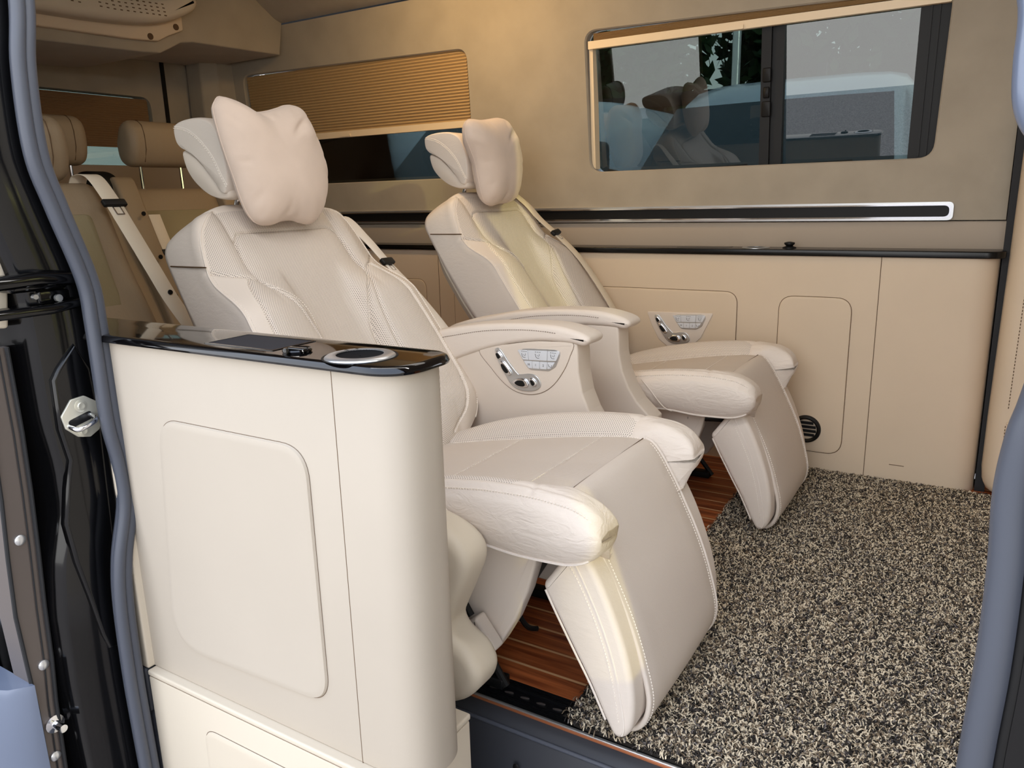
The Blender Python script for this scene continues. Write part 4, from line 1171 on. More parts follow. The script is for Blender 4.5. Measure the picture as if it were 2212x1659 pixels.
    # padded side lobes between flap and side panel, with stitched seam
    for sg in (-1, 1):
        ss = smooth_poly([(-0.566, 0.345), (-0.552, 0.325), (-0.535, 0.295), (-0.512, 0.245), (-0.492, 0.19), (-0.476, 0.125), (-0.466, 0.06)], 6, False)
        yy = CL + sg * 0.2385
        st.append(stitches([(x - 0.004, yy, z) for x, z in ss], (0, sg, 0), 0.0014))
    mk('stitching', shift(join(*st), D), m_stitch, lg)
    pp_ = []
    for sg in (-1, 1):
        ss = smooth_poly([(-0.560, 0.352), (-0.546, 0.328), (-0.529, 0.295), (-0.506, 0.245), (-0.486, 0.19), (-0.470, 0.125), (-0.460, 0.06), (-0.464, 0.036)], 6, False)
        pp_.append(tube([(x, CL + sg * 0.2375, z) for x, z in ss], 0.0020, 6))
    pp_.append(tube([(p[0] + n_[0] * 0.0005, y1 - 0.001, p[1] + n_[1] * 0.0005) for p, n_ in zip(fl, nrm)][3:], 0.0026, 6))
    bk_ = smooth_poly([(-0.613, 0.275), (-0.592, 0.2345), (-0.557, 0.171), (-0.525, 0.114), (-0.497, 0.055)], 4, False)
    pp_.append(tube([(x, CL - 0.234, z) for x, z in bk_], 0.0022, 6))
    for g_ in pp_: mk('piping', shift(g_, D), m_edge, lg)
    # --- pedestal
    pd = [(-0.80, 0.345), (-0.645, 0.345), (-0.655, 0.290), (-0.672, 0.235), (-0.70, 0.170), (-0.732, 0.115), (-0.752, 0.086), (-0.765, 0.080), (-0.775, 0.082), (-0.790, 0.060), (-0.82, 0.050), (-1.12, 0.050), (-1.15, 0.30)]
    for sg in (-1, 1):
        mk('pedestal_side', shift(prism(round_poly(pd, 0.008, 3), 'y', *sorted((CL + sg * 0.200, CL + sg * 0.165)), 0.006), D), m_trim, t)
    mk('pedestal', shift(prism(round_poly([(-0.80, 0.335), (-0.70, 0.335), (-0.72, 0.29), (-0.80, 0.15), (-0.86, 0.05), (-1.10, 0.05), (-1.10, 0.30)], 0.01), 'y', CL - 0.17, CL + 0.17), D), m_black, t, label='black seat mechanism')
    for sg in (-1, 1):
        mk('floor_rail', shift(join(box(-1.20, -0.74, CL + sg * 0.175 - 0.015, CL + sg * 0.175 + 0.015, 0.0, 0.022, 0.003), tube([(-0.80, CL + sg * 0.175, 0.10), (-0.775, CL + sg * 0.178, 0.06), (-0.735, CL + sg * 0.182, 0.008)], 0.008, 8)), D), m_black, t, label='black seat floor rail')
    mk('cross_tube', shift(join(tube([(-0.64, CL - 0.14, 0.325), (-0.64, CL + 0.14, 0.325)], 0.014, 12), tube([(-0.70, CL - 0.19, 0.315), (-0.60, CL - 0.17, 0.318), (-0.585, CL - 0.14, 0.33)], 0.011, 10)), D), m_black, t)
    # cable
    mk('cable', shift(tube(smooth_poly([(-0.86, CL - 0.02, 0.12), (-0.82, CL - 0.01, 0.07), (-0.80, CL + 0.01, 0.02), (-0.785, CL + 0.03, 0.008)], 6, False), 0.006, 8), D), m_black, t)
    # lever cover on the outer side
    if side > 0:
        yl = CL - 0.206
        g_ = prism(rrect(-0.036, 0.036, -0.026, 0.026, 0.006), 'y', yl - 0.034, yl, 0.007)
        R_ = Matrix.Rotation(0.90, 3, 'Y')
        g_ = ([tuple(R_ @ Vector((v[0], 0, v[2])) + Vector((-0.762, v[1], 0.135))) for v in g_[0]], g_[1])
        mk('lever_cover', shift(g_, D), m_trim, t, label='small taupe lever cover block')
        mk('lever_stem', shift(tube([(-0.790, yl - 0.012, 0.165), (-0.815, yl - 0.010, 0.20)], 0.009, 8), D), m_black, t)
        mk('sticker', shift(lathe([(0.0, 0.0), (0.014, 0.0), (0.014, 0.0008), (0.0, 0.0008)][::-1], (-0.792, yl + 0.0035, 0.098), 'y', 20), D), m_blue, t, label='round blue sticker')
    # --- inner arm rest
    ap = [(-1.40, 0.560), (-1.33, 0.590), (-1.25, 0.607), (-1.15, 0.627), (-1.04, 0.6395), (-0.95, 0.6435), (-0.88, 0.642), (-0.83, 0.633), (-0.803, 0.623), (-0.796, 0.612), (-0.803, 0.602), (-0.818, 0.598), (-0.85, 0.602), (-0.92, 0.602), (-0.98, 0.595), (-1.04, 0.583), (-1.11, 0.563), (-1.18, 0.537), (-1.25, 0.507), (-1.35, 0.49), (-1.40, 0.50)]
    ab = [(-1.30, 0.54), (-1.04, 0.59), (-0.92, 0.606), (-0.832, 0.604), (-0.830, 0.575), (-0.828, 0.530), (-0.818, 0.480), (-0.800, 0.438), (-0.775, 0.400), (-0.745, 0.372), (-0.728, 0.356), (-0.730, 0.335), (-0.745, 0.295), (-0.765, 0.25), (-0.80, 0.21), (-0.88, 0.18), (-1.15, 0.18), (-1.25, 0.30)]
    ci = CL + side * 0.315; co = CL + side * 0.405
    mk('armrest', shift(prism(smooth_poly(ap, 4), 'y', *sorted((ci, co)), 0.014, 6), D), m_lea, t, smooth=0)
    ar = t.children[-1]
    st = []
    for y, sg in ((min(ci, co), -1), (max(ci, co), 1)):
        st.append(stitches([(x, y + sg * 0.0004, z) for x, z in smooth_poly([(-1.30, 0.576), (-1.2, 0.597), (-1.1, 0.6165), (-1.0, 0.6265), (-0.93, 0.628), (-0.885, 0.6255)], 6, False)], (0, sg, 0), 0.0014, 0.0036, 0.0028, 0.0012))
    mk('stitching', shift(join(*st), D), m_groove, ar)
    a0, a1 = sorted((CL + side * 0.324, CL + side * 0.396))
    asd = mk('armrest_side', shift(prism(round_poly(ab, 0.006, 2), 'y', a0, a1, 0.006, 4), D), m_trim, t)
    if side > 0:
        yf = a0
        scp = smooth_poly([(-1.115, 0.562), (-1.07, 0.578), (-1.02, 0.588), (-0.95, 0.600), (-0.90, 0.603), (-0.842, 0.603), (-0.850, 0.570), (-0.866, 0.535), (-0.895, 0.495), (-0.930, 0.470), (-0.970, 0.461), (-1.01, 0.466), (-1.045, 0.486), (-1.08, 0.520)], 4)
        pl_ = mk('control_plate', shift(panel_xz(scp, yf - 0.0005, 0.002, 0.004), D), m_trim, asd)
        mk('plate_seam', shift(outline_groove(scp, yf - 0.0002, 0.0016, 0.0006), D), m_groove, pl_)
        switch_panel(asd, lambda a, b, c: (-0.985 + a * 1.24 + D[0], yf - 0.0025 - c + D[1], 0.535 + b * 1.12))
    # --- shield beside the door
    if with_shield:
        shp = [(-0.80, 0.418), (-0.765, 0.414), (-0.725, 0.400), (-0.698, 0.376), (-0.694, 0.345), (-0.712, 0.300), (-0.736, 0.248), (-0.744, 0.225), (-0.732, 0.205), (-0.700, 0.186), (-0.682, 0.160), (-0.680, 0.138), (-0.692, 0.112), (-0.720, 0.085), (-0.760, 0.068), (-0.82, 0.062), (-1.15, 0.062), (-1.15, 0.40), (-0.95, 0.42)]
        mk('side_shield', shift(prism(smooth_poly(shp, 3), 'y', 0.955, 1.035, 0.022, 6), D), m_shield, t, smooth=0, label='smooth cream side shield low beside the door console')
    return t


def seat_belt(path, wd, tongue_at, bz, lab, grp, dx, dy, mat, tongue_rot=0.0):
    P = smooth_poly(path, 8, False)
    W_ = smooth_poly(wd, 8, False)
    g = ribbon([(p[0], p[1], p[2]) for p in P], [tuple(w) for w in W_], 0.044, 0.0016)
    b = mk('seat_belt', g, mat, loc=path[0], label=lab, cat='seat belt', group=grp)
    i = tongue_at
    tg = (Vector(P[i + 1]) - Vector(P[i - 1])).normalized(); w = Vector(W_[i]); w = (w - tg * w.dot(tg)).normalized(); nn = tg.cross(w)
    if nn.x < 0 and nn.y > -0.2: nn = -nn
    if nn.dot(Vector((0.6, -0.8, 0.3))) < 0: nn = -nn
    O_ = Vector(P[i])

    def T(g_): return [tuple(O_ + w * v[0] + tg * v[1] + nn * v[2]) for v in g_[0]], g_[1]
    tn = mk('belt_tongue', T(prism(round_poly([(-0.032, -0.009), (0.032, -0.009), (0.030, 0.012), (-0.030, 0.012)], 0.006), 'z', -0.004, 0.009, 0.003)), m_black, b, label='black plastic belt tongue')
    mk('tongue_plate', T(join(prism([(-0.011, 0.010), (0.011, 0.010), (0.011, 0.016), (-0.011, 0.016)], 'z', 0.0, 0.002), frame_flat([(-0.011, 0.014), (0.011, 0.014), (0.011, 0.036), (-0.011, 0.036)], 0.004, 0.0, 0.002))), m_chrome, tn)
    return b


def frame_flat(poly, w, c0, c1):
    o = round_poly(poly, 0.004, 3); i = inset(o, w)
    return loft([[(x, y, c0) for x, y in o], [(x, y, c1) for x, y in o], [(x, y, c1) for x, y in i], [(x, y, c0) for x, y in i], [(x, y, c0) for x, y in o]], True, False, False)


seat1 = captain_seat(0.0, 0.0, -0.008, 1, 'near reclined cream leather captain seat beside the door console, leg rest down', 'seat', True)
seat2 = captain_seat(-0.008, 0.98, 0.012, -1, 'far reclined cream leather captain seat beside the tan side cabinet', 'seat', False)

PIL1 = [(1.133, 1.149), (1.141, 1.166), (1.156, 1.178), (1.180, 1.176), (1.205, 1.169), (1.235, 1.158), (1.262, 1.152), (1.300, 1.157), (1.337, 1.166), (1.365, 1.174), (1.395, 1.176), (1.420, 1.168), (1.438, 1.145), (1.455, 1.107), (1.470, 1.065), (1.479, 1.021), (1.472, 0.988), (1.459, 0.955), (1.437, 0.922), (1.410, 0.900), (1.382, 0.895), (1.355, 0.899), (1.325, 0.906), (1.290, 0.905), (1.255, 0.898), (1.220, 0.899), (1.197, 0.910), (1.180, 0.935), (1.168, 0.970), (1.160, 1.005), (1.149, 1.045), (1.138, 1.098)]
PIL2 = [(2.050, 1.159), (2.058, 1.180), (2.081, 1.192), (2.122, 1.194), (2.165, 1.194), (2.218, 1.199), (2.273, 1.206), (2.310, 1.208), (2.342, 1.202), (2.376, 1.178), (2.405, 1.147), (2.422, 1.117), (2.431, 1.077), (2.424, 1.031), (2.406, 0.985), (2.381, 0.949), (2.345, 0.932), (2.295, 0.926), (2.248, 0.925), (2.210, 0.921), (2.183, 0.919), (2.152, 0.926), (2.131, 0.943), (2.117, 0.975), (2.108, 1.014), (2.095, 1.065), (2.070, 1.105), (2.052, 1.132)]


def pillow_outline(P, cx, shrink):
    k = cx / -1.44; Q = [(y * k, 0.95 + (z - 0.95) * k) for y, z in P]; c = (min(q[0] for q in Q) + max(q[0] for q in Q)) / 2; w = (max(q[0] for q in Q) - min(q[0] for q in Q)) / 2
    cz = sum(q[1] for q in Q) / len(Q)
    return [(c + (y - c) * (w - shrink) / w, cz + (z - cz) * 0.98) for y, z in Q], c, cz


for (px_, PO, shr, th_, sd, yw, lb, tl) in ((-1.470, PIL1, 0.022, 0.115, 3, 0.0, 'soft pink-beige suede head pillow with pointed top corners on the near captain seat', -0.10), (-1.475, PIL2, 0.040, 0.125, 11, 0.0, 'soft beige suede head pillow on the far captain seat', -0.08)):
    ol, cy_, cz_ = pillow_outline(PO, px_, shr)
    g, seam = pillow_geo(px_, cy_, cz_, 0.16, 0.145, th_, tl, sd, yw, ol)
    p_ = mk('head_pillow', g, m_pillow, label=lb, cat='pillow', group='head pillows on the captain seats', smooth=0)
    mk('pillow_seam', tube(seam, 0.0013, 6, True), m_pillow, p_)

# seat belts of the captain seats
def bp(u, v, n, dx=0.0, dy=0.0, dz=0.0):
    p = back3(u, v, n); return (p[0] + dx, p[1] + dy, p[2] + dz)


VW = (0, 1, 0)
b1_path = [bp(0.66, 0.235, -0.16, dz=-0.008), bp(0.715, 0.255, -0.10, dz=-0.008), bp(0.70, 0.275, -0.045, dz=-0.008), bp(0.62, 0.300, -0.03, dz=-0.008), bp(0.52, 0.318, -0.02, dz=-0.008), bp(0.40, 0.325, 0.005, dz=-0.008), bp(0.25, 0.342, 0.015, dz=-0.008), bp(0.10, 0.350, 0.00, dz=-0.008), bp(0.0, 0.345, -0.02, dz=-0.008)]
b1_w = [(0.2, 1, 0), (0.2, 1.0, -0.2), (0.0, 0.98, 0.1), (-0.15, 0.96, 0.0), (-0.25, 0.95, 0.0), (-0.25, 0.95, 0.0), (-0.2, 0.95, 0.0), (-0.1, 0.95, 0.0), (0.0, 0.95, 0.0)]
seat_belt(b1_path, b1_w, 31, 0, 'pale belt hanging down the right edge of the near captain seat', 'belts of the captain seats', 0, 0, m_web_w)
d2 = dict(dx=-0.008, dy=0.98, dz=0.012)
b2_path = [bp(0.66, 0.13, -0.17, **d2), bp(0.735, 0.155, -0.10, **d2), bp(0.728, 0.170, -0.010, **d2), bp(0.66, 0.190, 0.018, **d2), bp(0.58, 0.212, 0.024, **d2), bp(0.48, 0.228, 0.046, **d2), bp(0.36, 0.236, 0.066, **d2), bp(0.20, 0.240, 0.068, **d2), bp(0.06, 0.245, 0.055, **d2)]
seat_belt(b2_path, [VW] * 9, 38, 0, 'cream belt lying over the right shoulder of the far captain seat', 'belts of the captain seats', 0, 0, m_web)

# ================================================================== FLOOR MAT (loop pile)
MAT = round_poly([(-0.592, 1.098), (0.058, 1.094), (0.074, 2.69), (-0.632, 2.70)], [0.035, 0.02, 0.0, 0.0], 6)
m_matbase = new_mat('mat backing', hexc(38, 35, 32), 0.95, spec=0.1)
mat_o = mk('floor_mat', prism(MAT, 'z', 0.0008, 0.008, 0.002), m_matbase, label='black and cream curly loop pile mat covering the floor in front of the seats', cat='mat')


def loop_pile(n):
    x = rng.uniform(-0.625, 0.068, n); y = rng.uniform(1.100, 2.69, n)
    ok = (x > -0.588 - (y - 1.098) * 0.025 + 0.0) & (x < 0.054 + (y - 1.094) * 0.010)
    cx, cy = -0.557, 1.133
    ok &= ~((x < cx) & (y < cy) & ((x - cx) ** 2 + (y - cy) ** 2 > 0.035 ** 2))
    x = x[ok]; y = y[ok]; n = len(x)
    a = rng.uniform(0, 2 * math.pi, n); L = rng.uniform(0.006, 0.013, n); h = rng.uniform(0.003, 0.008, n); z0 = rng.uniform(0.0065, 0.009, n)
    w = rng.uniform(0.0008, 0.0014, n); bend = rng.uniform(-1.6, 1.6, n)
    K = 5; V = np.zeros((n, K, 2, 3)); px = x.copy(); py = y.copy(); ang = a.copy()
    for k in range(K):
        t = k / (K - 1); zz = z0 + h * np.sin(np.pi * t)
        dx_ = -np.sin(ang) * w; dy_ = np.cos(ang) * w
        V[:, k, 0] = np.stack([px - dx_, py - dy_, zz], 1); V[:, k, 1] = np.stack([px + dx_, py + dy_, zz + w * 0.6], 1)
        px = px + np.cos(ang) * L / (K - 1) * 1.4; py = py + np.sin(ang) * L / (K - 1) * 1.4; ang = ang + bend / (K - 1) * 2
    base = (np.arange(n) * K * 2)[:, None, None]
    q = np.array([[2 * k, 2 * k + 1, 2 * k + 3, 2 * k + 2] for k in range(K - 1)])[None]
    F = (base + q).reshape(-1, 4)
    return V.reshape(-1, 3), F, n, K


Vp, Fp, n_l, K_l = loop_pile(110000)
me = bpy.data.meshes.new('loop_pile'); org = np.array(ORG['floor_mat']); me.vertices.add(len(Vp)); me.vertices.foreach_set('co', (Vp - org).ravel())
me.loops.add(len(Fp) * 4); me.loops.foreach_set('vertex_index', Fp.ravel().astype(np.int32)); me.polygons.add(len(Fp)); me.polygons.foreach_set('loop_start', np.arange(0, len(Fp) * 4, 4, dtype=np.int32))
cols = [new_mat('cream pile', hexc(218, 204, 178), 0.8), new_mat('black pile', hexc(34, 30, 28), 0.8), new_mat('brown pile', hexc(124, 108, 88), 0.8), new_mat('grey blue pile', hexc(104, 98, 96), 0.8)]
for c in cols: me.materials.append(c)
mi = rng.choice([0, 1, 2, 3], n_l, p=[0.40, 0.32, 0.19, 0.09]); me.polygons.foreach_set('material_index', np.repeat(mi, K_l - 1).astype(np.int32))
me.update(calc_edges=True); me.validate()
o = bpy.data.objects.new('loop_pile', me); COL.objects.link(o); o.parent = mat_o; o['kind'] = 'stuff'; ORG['loop_pile'] = ORG['floor_mat']

# ================================================================== REAR OF THE CABIN
# overhead shelf
shf = [(0.70, 1.500), (1.60, 1.520), (2.02, 1.534), (2.09, 1.540), (2.14, 1.565), (2.19, 1.592), (2.25, 1.602), (2.715, 1.612), (2.745, 1.76), (2.60, 1.84), (2.45, 1.88), (0.70, 1.88)]
shelf = mk('overhead_shelf', prism(shf, 'x', -3.44, -2.90, 0.006), m_suede, label='suede covered overhead shelf across the rear of the cabin', cat='shelf')
for v in []: pass
pod = [(1.0, 1.600), (1.60, 1.600), (1.90, 1.612), (2.05, 1.635), (2.14, 1.668), (2.20, 1.700), (2.222, 1.728), (2.215, 1.752), (2.18, 1.758), (2.12, 1.745), (2.02, 1.722), (1.85, 1.706), (1.6, 1.700), (1.0, 1.705)]
pd_ = mk('air_outlet_pod', prism(smooth_poly(pod, 3), 'x', -2.90, -2.80, 0.0, 6, 0.03), m_shield, label='cream moulded air outlet pod on the front of the overhead shelf', cat='air outlet')
bpl = round_poly([(1.0, 1.560), (1.60, 1.562), (1.95, 1.570), (2.07, 1.578), (2.12, 1.605), (2.19, 1.635), (2.19, 1.69), (1.0, 1.69)], 0.012)
mk('pod_backplate', prism(bpl, 'x', -2.902, -2.875, 0.0, 3, 0.006), m_tan, pd_)
dots = []
for r_ in range(4):
    for c_ in range(22):
        if c_ in (9, 10): continue
        y = 1.50 + c_ * 0.026 + r_ * 0.003; z = 1.684 - r_ * 0.013 + (0.012 * max(0, (y - 1.85) / 0.2))
        dots.append(box(-2.8008, -2.7994, y, y + 0.010, z, z + 0.0035))
mk('outlet_slots', join(*dots), m_groove, pd_)
for y, z in ((2.035, 1.590), (2.155, 1.642)):
    mk('screw_cap', lathe([(0.0, 0.0), (0.012, 0.0), (0.012, 0.004), (0.0, 0.005)], (-2.876, y, z), 'x', 16), m_groove, pd_, label='brown round screw cap')
# rear pillar trim
mk('trim_7', join(prism(round_poly([(-3.44, 2.60), (-3.33, 2.60), (-3.28, 2.66), (-3.28, 2.80), (-3.44, 2.80)], 0.02), 'z', 1.0, 1.62)), m_suede, kind='structure')
mk('trim_8', join(box(-3.449, -3.440, 2.470, 2.487, 0.9, 1.62)), m_black, kind='structure')
mk('wall_back_low', prism([(-3.45, 0.66), (-3.40, 0.66), (-3.40, 2.8), (-3.45, 2.8)], 'z', 0.0, 1.13), m_greyledge, kind='structure')
bpy.data.objects['wall_back_low'].name = 'baseboard_rear'; ORG['baseboard_rear'] = ORG['wall_back_low']

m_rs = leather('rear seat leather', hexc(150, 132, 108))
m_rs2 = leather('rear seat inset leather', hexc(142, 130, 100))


def rear_seat(cx, cy, lab, hz=0.0, w=0.215):
    t = thing('passenger_seat', (cx + 0.25, cy, 0.0), lab, 'seat', 'tan leather rear seats')
    prof = [(-0.20, 1.010), (-0.225, 0.985), (-0.20, 0.90), (-0.12, 0.72), (0.00, 0.45), (0.06, 0.40), (0.14, 0.42), (0.12, 0.52), (0.04, 0.68), (-0.03, 0.80), (-0.085, 0.92), (-0.115, 0.985), (-0.145, 1.012)]
    bk = mk('backrest', prism(smooth_poly([(cx + a, z) for a, z in prof], 4), 'y', cy - w, cy + w, 0.045, 6), m_rs, t, smooth=0)
    # padded inset panel on the front of the back
    def bpnt(s, v, d):
        a = np.array([-0.108, 0.965]); b = np.array([0.115, 0.49]); p = a + (b - a) * s; dd = (b - a) / np.linalg.norm(b - a); nn = np.array([-dd[1], dd[0]])
        bow = 0.010 * math.sin(s * math.pi); return (cx + p[0] + nn[0] * (d + bow - 0.012), cy + v, p[1] + nn[1] * (d + bow - 0.012))
    ip = round_poly([(0.06, -w * 0.70), (0.06, w * 0.70), (0.45, w * 0.62), (0.95, w * 0.62), (0.95, -w * 0.62), (0.45, -w * 0.62)], [0.03, 0.03, 0.02, 0.03, 0.03, 0.02], 4)
    mk('back_panel', loft([[bpnt(s, v, -0.01) for s, v in ip], [bpnt(s, v, 0.010) for s, v in inset(ip, 0.004)], [bpnt(s, v, 0.0145) for s, v in inset(ip, 0.012)]]), m_rs2, bk)
    hp = [(-0.215, 1.20), (-0.228, 1.16), (-0.222, 1.11), (-0.20, 1.085), (-0.165, 1.080), (-0.135, 1.095), (-0.118, 1.14), (-0.118, 1.19), (-0.13, 1.225), (-0.16, 1.243), (-0.195, 1.232)]
    hd = mk('headrest', prism(smooth_poly([(cx + a, z + 0.012 + hz) for a, z in hp], 4), 'y', cy - 0.14, cy + 0.14, 0.035, 6), m_rs, t, smooth=0)
    sm = []
    for sg in (-1, 1):
        sm.append(tube([(cx + a, cy + sg * 0.085, z + 0.012 + hz) for a, z in ((-0.175, 1.2435), (-0.15, 1.242), (-0.128, 1.226), (-0.1165, 1.19), (-0.1165, 1.14), (-0.133, 1.096))], 0.0015, 5))
    mk('headrest_seam', join(*sm), m_groove, hd)
    for sg in (-1, 1):
        mk('headrest_post', tube([(cx - 0.165, cy + sg * 0.085, 0.98), (cx - 0.168, cy + sg * 0.085, 1.10 + hz)], 0.0055, 8), m_chrome, t, label='chrome headrest post')
    mk('seat_cushion', prism(round_poly([(cx + 0.02, 0.44), (cx + 0.10, 0.46), (cx + 0.48, 0.48), (cx + 0.53, 0.45), (cx + 0.52, 0.36), (cx + 0.02, 0.34)], 0.02), 'y', cy - w, cy + w, 0.03, 5), m_rs, t, smooth=0)
    mk('seat_base', prism([(cx + 0.05, 0.0), (cx + 0.42, 0.0), (cx + 0.46, 0.36), (cx + 0.03, 0.36)], 'y', cy - w * 0.8, cy + w * 0.8, 0.01), m_black, t)
    return t


R1X = -2.56
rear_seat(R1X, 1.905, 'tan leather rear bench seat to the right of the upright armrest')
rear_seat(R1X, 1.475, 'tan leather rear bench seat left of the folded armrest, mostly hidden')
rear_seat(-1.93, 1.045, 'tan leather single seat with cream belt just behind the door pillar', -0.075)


def folded_armrest(cy, x0, z1, lab):
    pr_ = [(-0.115, 1.040), (-0.150, 1.050), (-0.185, 1.030), (-0.17, 0.96), (-0.05, 0.68), (0.06, 0.45), (0.13, 0.45), (0.12, 0.52), (0.03, 0.72), (-0.06, 0.92)]
    a = mk('folded_armrest', prism(smooth_poly([(x0 + p, z) for p, z in pr_], 3), 'y', cy - 0.041, cy + 0.041, 0.012, 4), m_rs, label=lab, cat='armrest', group='folded armrests between the rear seats', smooth=0)
    for (px_, pz_) in ((-0.045, 0.925), (0.02, 0.775), (0.078, 0.64)):
        mk('screw', lathe([(0.0, 0.0), (0.008, 0.0), (0.008, 0.003), (0.0, 0.003)], (x0 + px_ + 0.004, cy + 0.004, pz_), 'x', 12), m_black, a, label='dark round screw')
    return a


folded_armrest(1.70, -2.53, 1.05, 'upright tan folded armrest with dark screws between the two rear bench seats')
folded_armrest(2.14, -2.55, 1.05, 'upright tan folded armrest behind the near head pillow, right of the rear seats')
mk('rear_cover', prism(smooth_poly([(-2.82, 1.00), (-2.80, 1.06), (-2.74, 1.075), (-2.68, 1.055), (-2.66, 1.00), (-2.74, 0.98)], 4), 'y', 1.60, 1.70, 0.02, 4), m_black, label='dark belt outlet hood beside the top of the folded armrest', cat='belt outlet', smooth=0)
# belts at the back
def simple_belt(path, w, lab, tpos, name='seat_belt', wd=VW):
    P = smooth_poly(path, 8, False); b = mk('seat_belt', ribbon(P, wd, w, 0.002), m_web, loc=path[0], label=lab, cat='seat belt', group='belts of the rear seats')
    i = tpos; O_ = Vector(P[i]); tg = (Vector(P[i + 1]) - Vector(P[i - 1])).normalized(); w_ = Vector(wd); nn = tg.cross(w_).normalized()
    if nn.x < 0: nn = -nn
    T = lambda g_: ([tuple(O_ + w_ * v[0] + tg * v[1] + nn * v[2]) for v in g_[0]], g_[1])
    q = mk('belt_tongue', T(prism(rrect(-0.032, 0.032, -0.010, 0.010, 0.005), 'z', -0.003, 0.010, 0.003)), m_black, b, label='black belt tongue')
    mk('tongue_plate', T(frame_flat([(-0.012, 0.008), (0.012, 0.008), (0.012, 0.036), (-0.012, 0.036)], 0.004, 0.0, 0.003)), m_chrome, q)
    return b


rb = simple_belt([(-2.10, 1.205, 0.985), (-2.09, 1.215, 1.028), (-2.045, 1.225, 1.030), (-2.00, 1.235, 0.975), (-1.955, 1.245, 0.90), (-1.90, 1.265, 0.79), (-1.86, 1.285, 0.70), (-1.80, 1.315, 0.59), (-1.78, 1.325, 0.53)], 0.046, 'cream belt running down the front of the single rear seat behind the pillar', 26)
mk('belt_button', lathe([(0.0, 0.0), (0.007, 0.0), (0.006, 0.004), (0.0, 0.004)], (-1.868, 1.285, 0.725), 'x', 12), m_black, rb)
simple_belt([(-2.60, 1.765, 0.92), (-2.545, 1.765, 0.80), (-2.50, 1.775, 0.70), (-2.44, 1.785, 0.58), (-2.40, 1.79, 0.50)], 0.046, 'cream belt with black tongue right of the folded armrest on the rear bench', 9)

# ================================================================== DOOR PILLAR, SEAL, STRIKER (left foreground)
zs = [1.80, 1.60, 1.40, 1.244, 1.149, 1.031, 0.95, 0.84, 0.765, 0.608, 0.530, 0.455, 0.362, 0.278, 0.142, 0.04, -0.062, -0.20, -0.36]
yo = [0.700, 0.694, 0.689, 0.683, 0.670, 0.668, 0.686, 0.715, 0.719, 0.719, 0.727, 0.726, 0.702, 0.692, 0.689, 0.690, 0.692, 0.695, 0.70]
sp = smooth_poly([(-1.22, y, z) for y, z in zip(yo, zs)], 8, False)
seal = mk('door_seal', join(tube([(x - 0.004, y - 0.0095, z) for x, y, z in sp], 0.0105, 14), tube([(x + 0.001, y - 0.0255, z) for x, y, z in sp], 0.0100, 14), tube([(x - 0.016, y - 0.014, z) for x, y, z in sp], 0.014, 10)), m_seal, label='grey blue double-bead rubber door seal curving down the black pillar', cat='door seal', smooth=0)
# pillar jamb: glossy black pressed metal, stepped across y
rows = []
for i, z in enumerate(np.linspace(1.85, -0.38, 90)):
    ye = float(np.interp(-z, [-a for a in zs], yo)) - 0.030
    bump = 0.014 * math.exp(-((z - 0.60) / 0.12) ** 4)
    dd = 0.012 * math.sin(z * 9.0) ** 2
    rows.append([(-1.262, ye + 0.03, z), (-1.266, ye + 0.004, z), (-1.269, ye - 0.006, z), (-1.272, ye - 0.014, z), (-1.275, ye - 0.055, z), (-1.280, ye - 0.060, z), (-1.300, ye - 0.066, z), (-1.315, ye - 0.075, z), (-1.325, ye - 0.085, z), (-1.335 - dd, ye - 0.098, z), (-1.36, ye - 0.100, z), (-1.60, ye - 0.06, z)])
mk('wall_pillar', loft(rows, False, False, False), m_paint, kind='structure', smooth=60)
mk('trim_9', prism([(-1.62, 0.56), (-1.60, 0.56), (-1.60, 0.72), (-1.62, 0.72)], 'z', -0.38, 1.85), m_paint, kind='structure')
# raised striker pad on the pillar (octagonal outline narrowing at the top)
pad_o = [(0.684, 0.735), (0.652, 0.700), (0.640, 0.682), (0.638, 0.60), (0.646, 0.545), (0.634, 0.50), (0.622, 0.44), (0.628, 0.37), (0.640, 0.30), (0.652, 0.22), (0.660, 0.19), (0.675, 0.185), (0.690, 0.20), (0.698, 0.30), (0.700, 0.40), (0.704, 0.50), (0.708, 0.60), (0.704, 0.69)]
mk('striker_pad', prism(pad_o, 'x', -1.278, -1.262, 0.0, 4, 0.006), m_paint, label='raised glossy black striker pad pressed into the door pillar', cat='door pillar pad')
oc = [(0.661, 0.646), (0.684, 0.648), (0.703, 0.634), (0.707, 0.606), (0.701, 0.586), (0.684, 0.577), (0.664, 0.582), (0.646, 0.600), (0.642, 0.622)]
oc = round_poly(oc, 0.004, 2)
stk = mk('door_striker', prism(oc, 'x', -1.262, -1.2585, 0.0, 3, 0.001), m_plate, label='eight-sided zinc door striker plate with steel loop on the black pillar', cat='striker')
slot = round_poly([(0.650, 0.612), (0.690, 0.622), (0.693, 0.608), (0.654, 0.599)], 0.006, 4)
mk('striker_slot', prism(slot, 'x', -1.2586, -1.2580), m_track, stk)
mk('striker_loop', tube(smooth_poly([(-1.262, 0.688, 0.615), (-1.250, 0.689, 0.6125), (-1.240, 0.686, 0.609), (-1.236, 0.675, 0.605), (-1.236, 0.660, 0.601), (-1.240, 0.654, 0.600), (-1.250, 0.652, 0.602), (-1.262, 0.652, 0.604)], 5, False), 0.0042, 10), m_chrome, stk, label='steel striker loop')
for y, z in ((0.6755, 0.6325), (0.6735, 0.5905)):
    s_ = mk('striker_screw', lathe([(0.0105, 0.0), (0.0105, 0.0012), (0.0065, 0.0020), (0.0055, 0.0035), (0.0030, 0.0035), (0.0, 0.0022)], (-1.2588, y, z), 'x', 20), m_plate, stk)
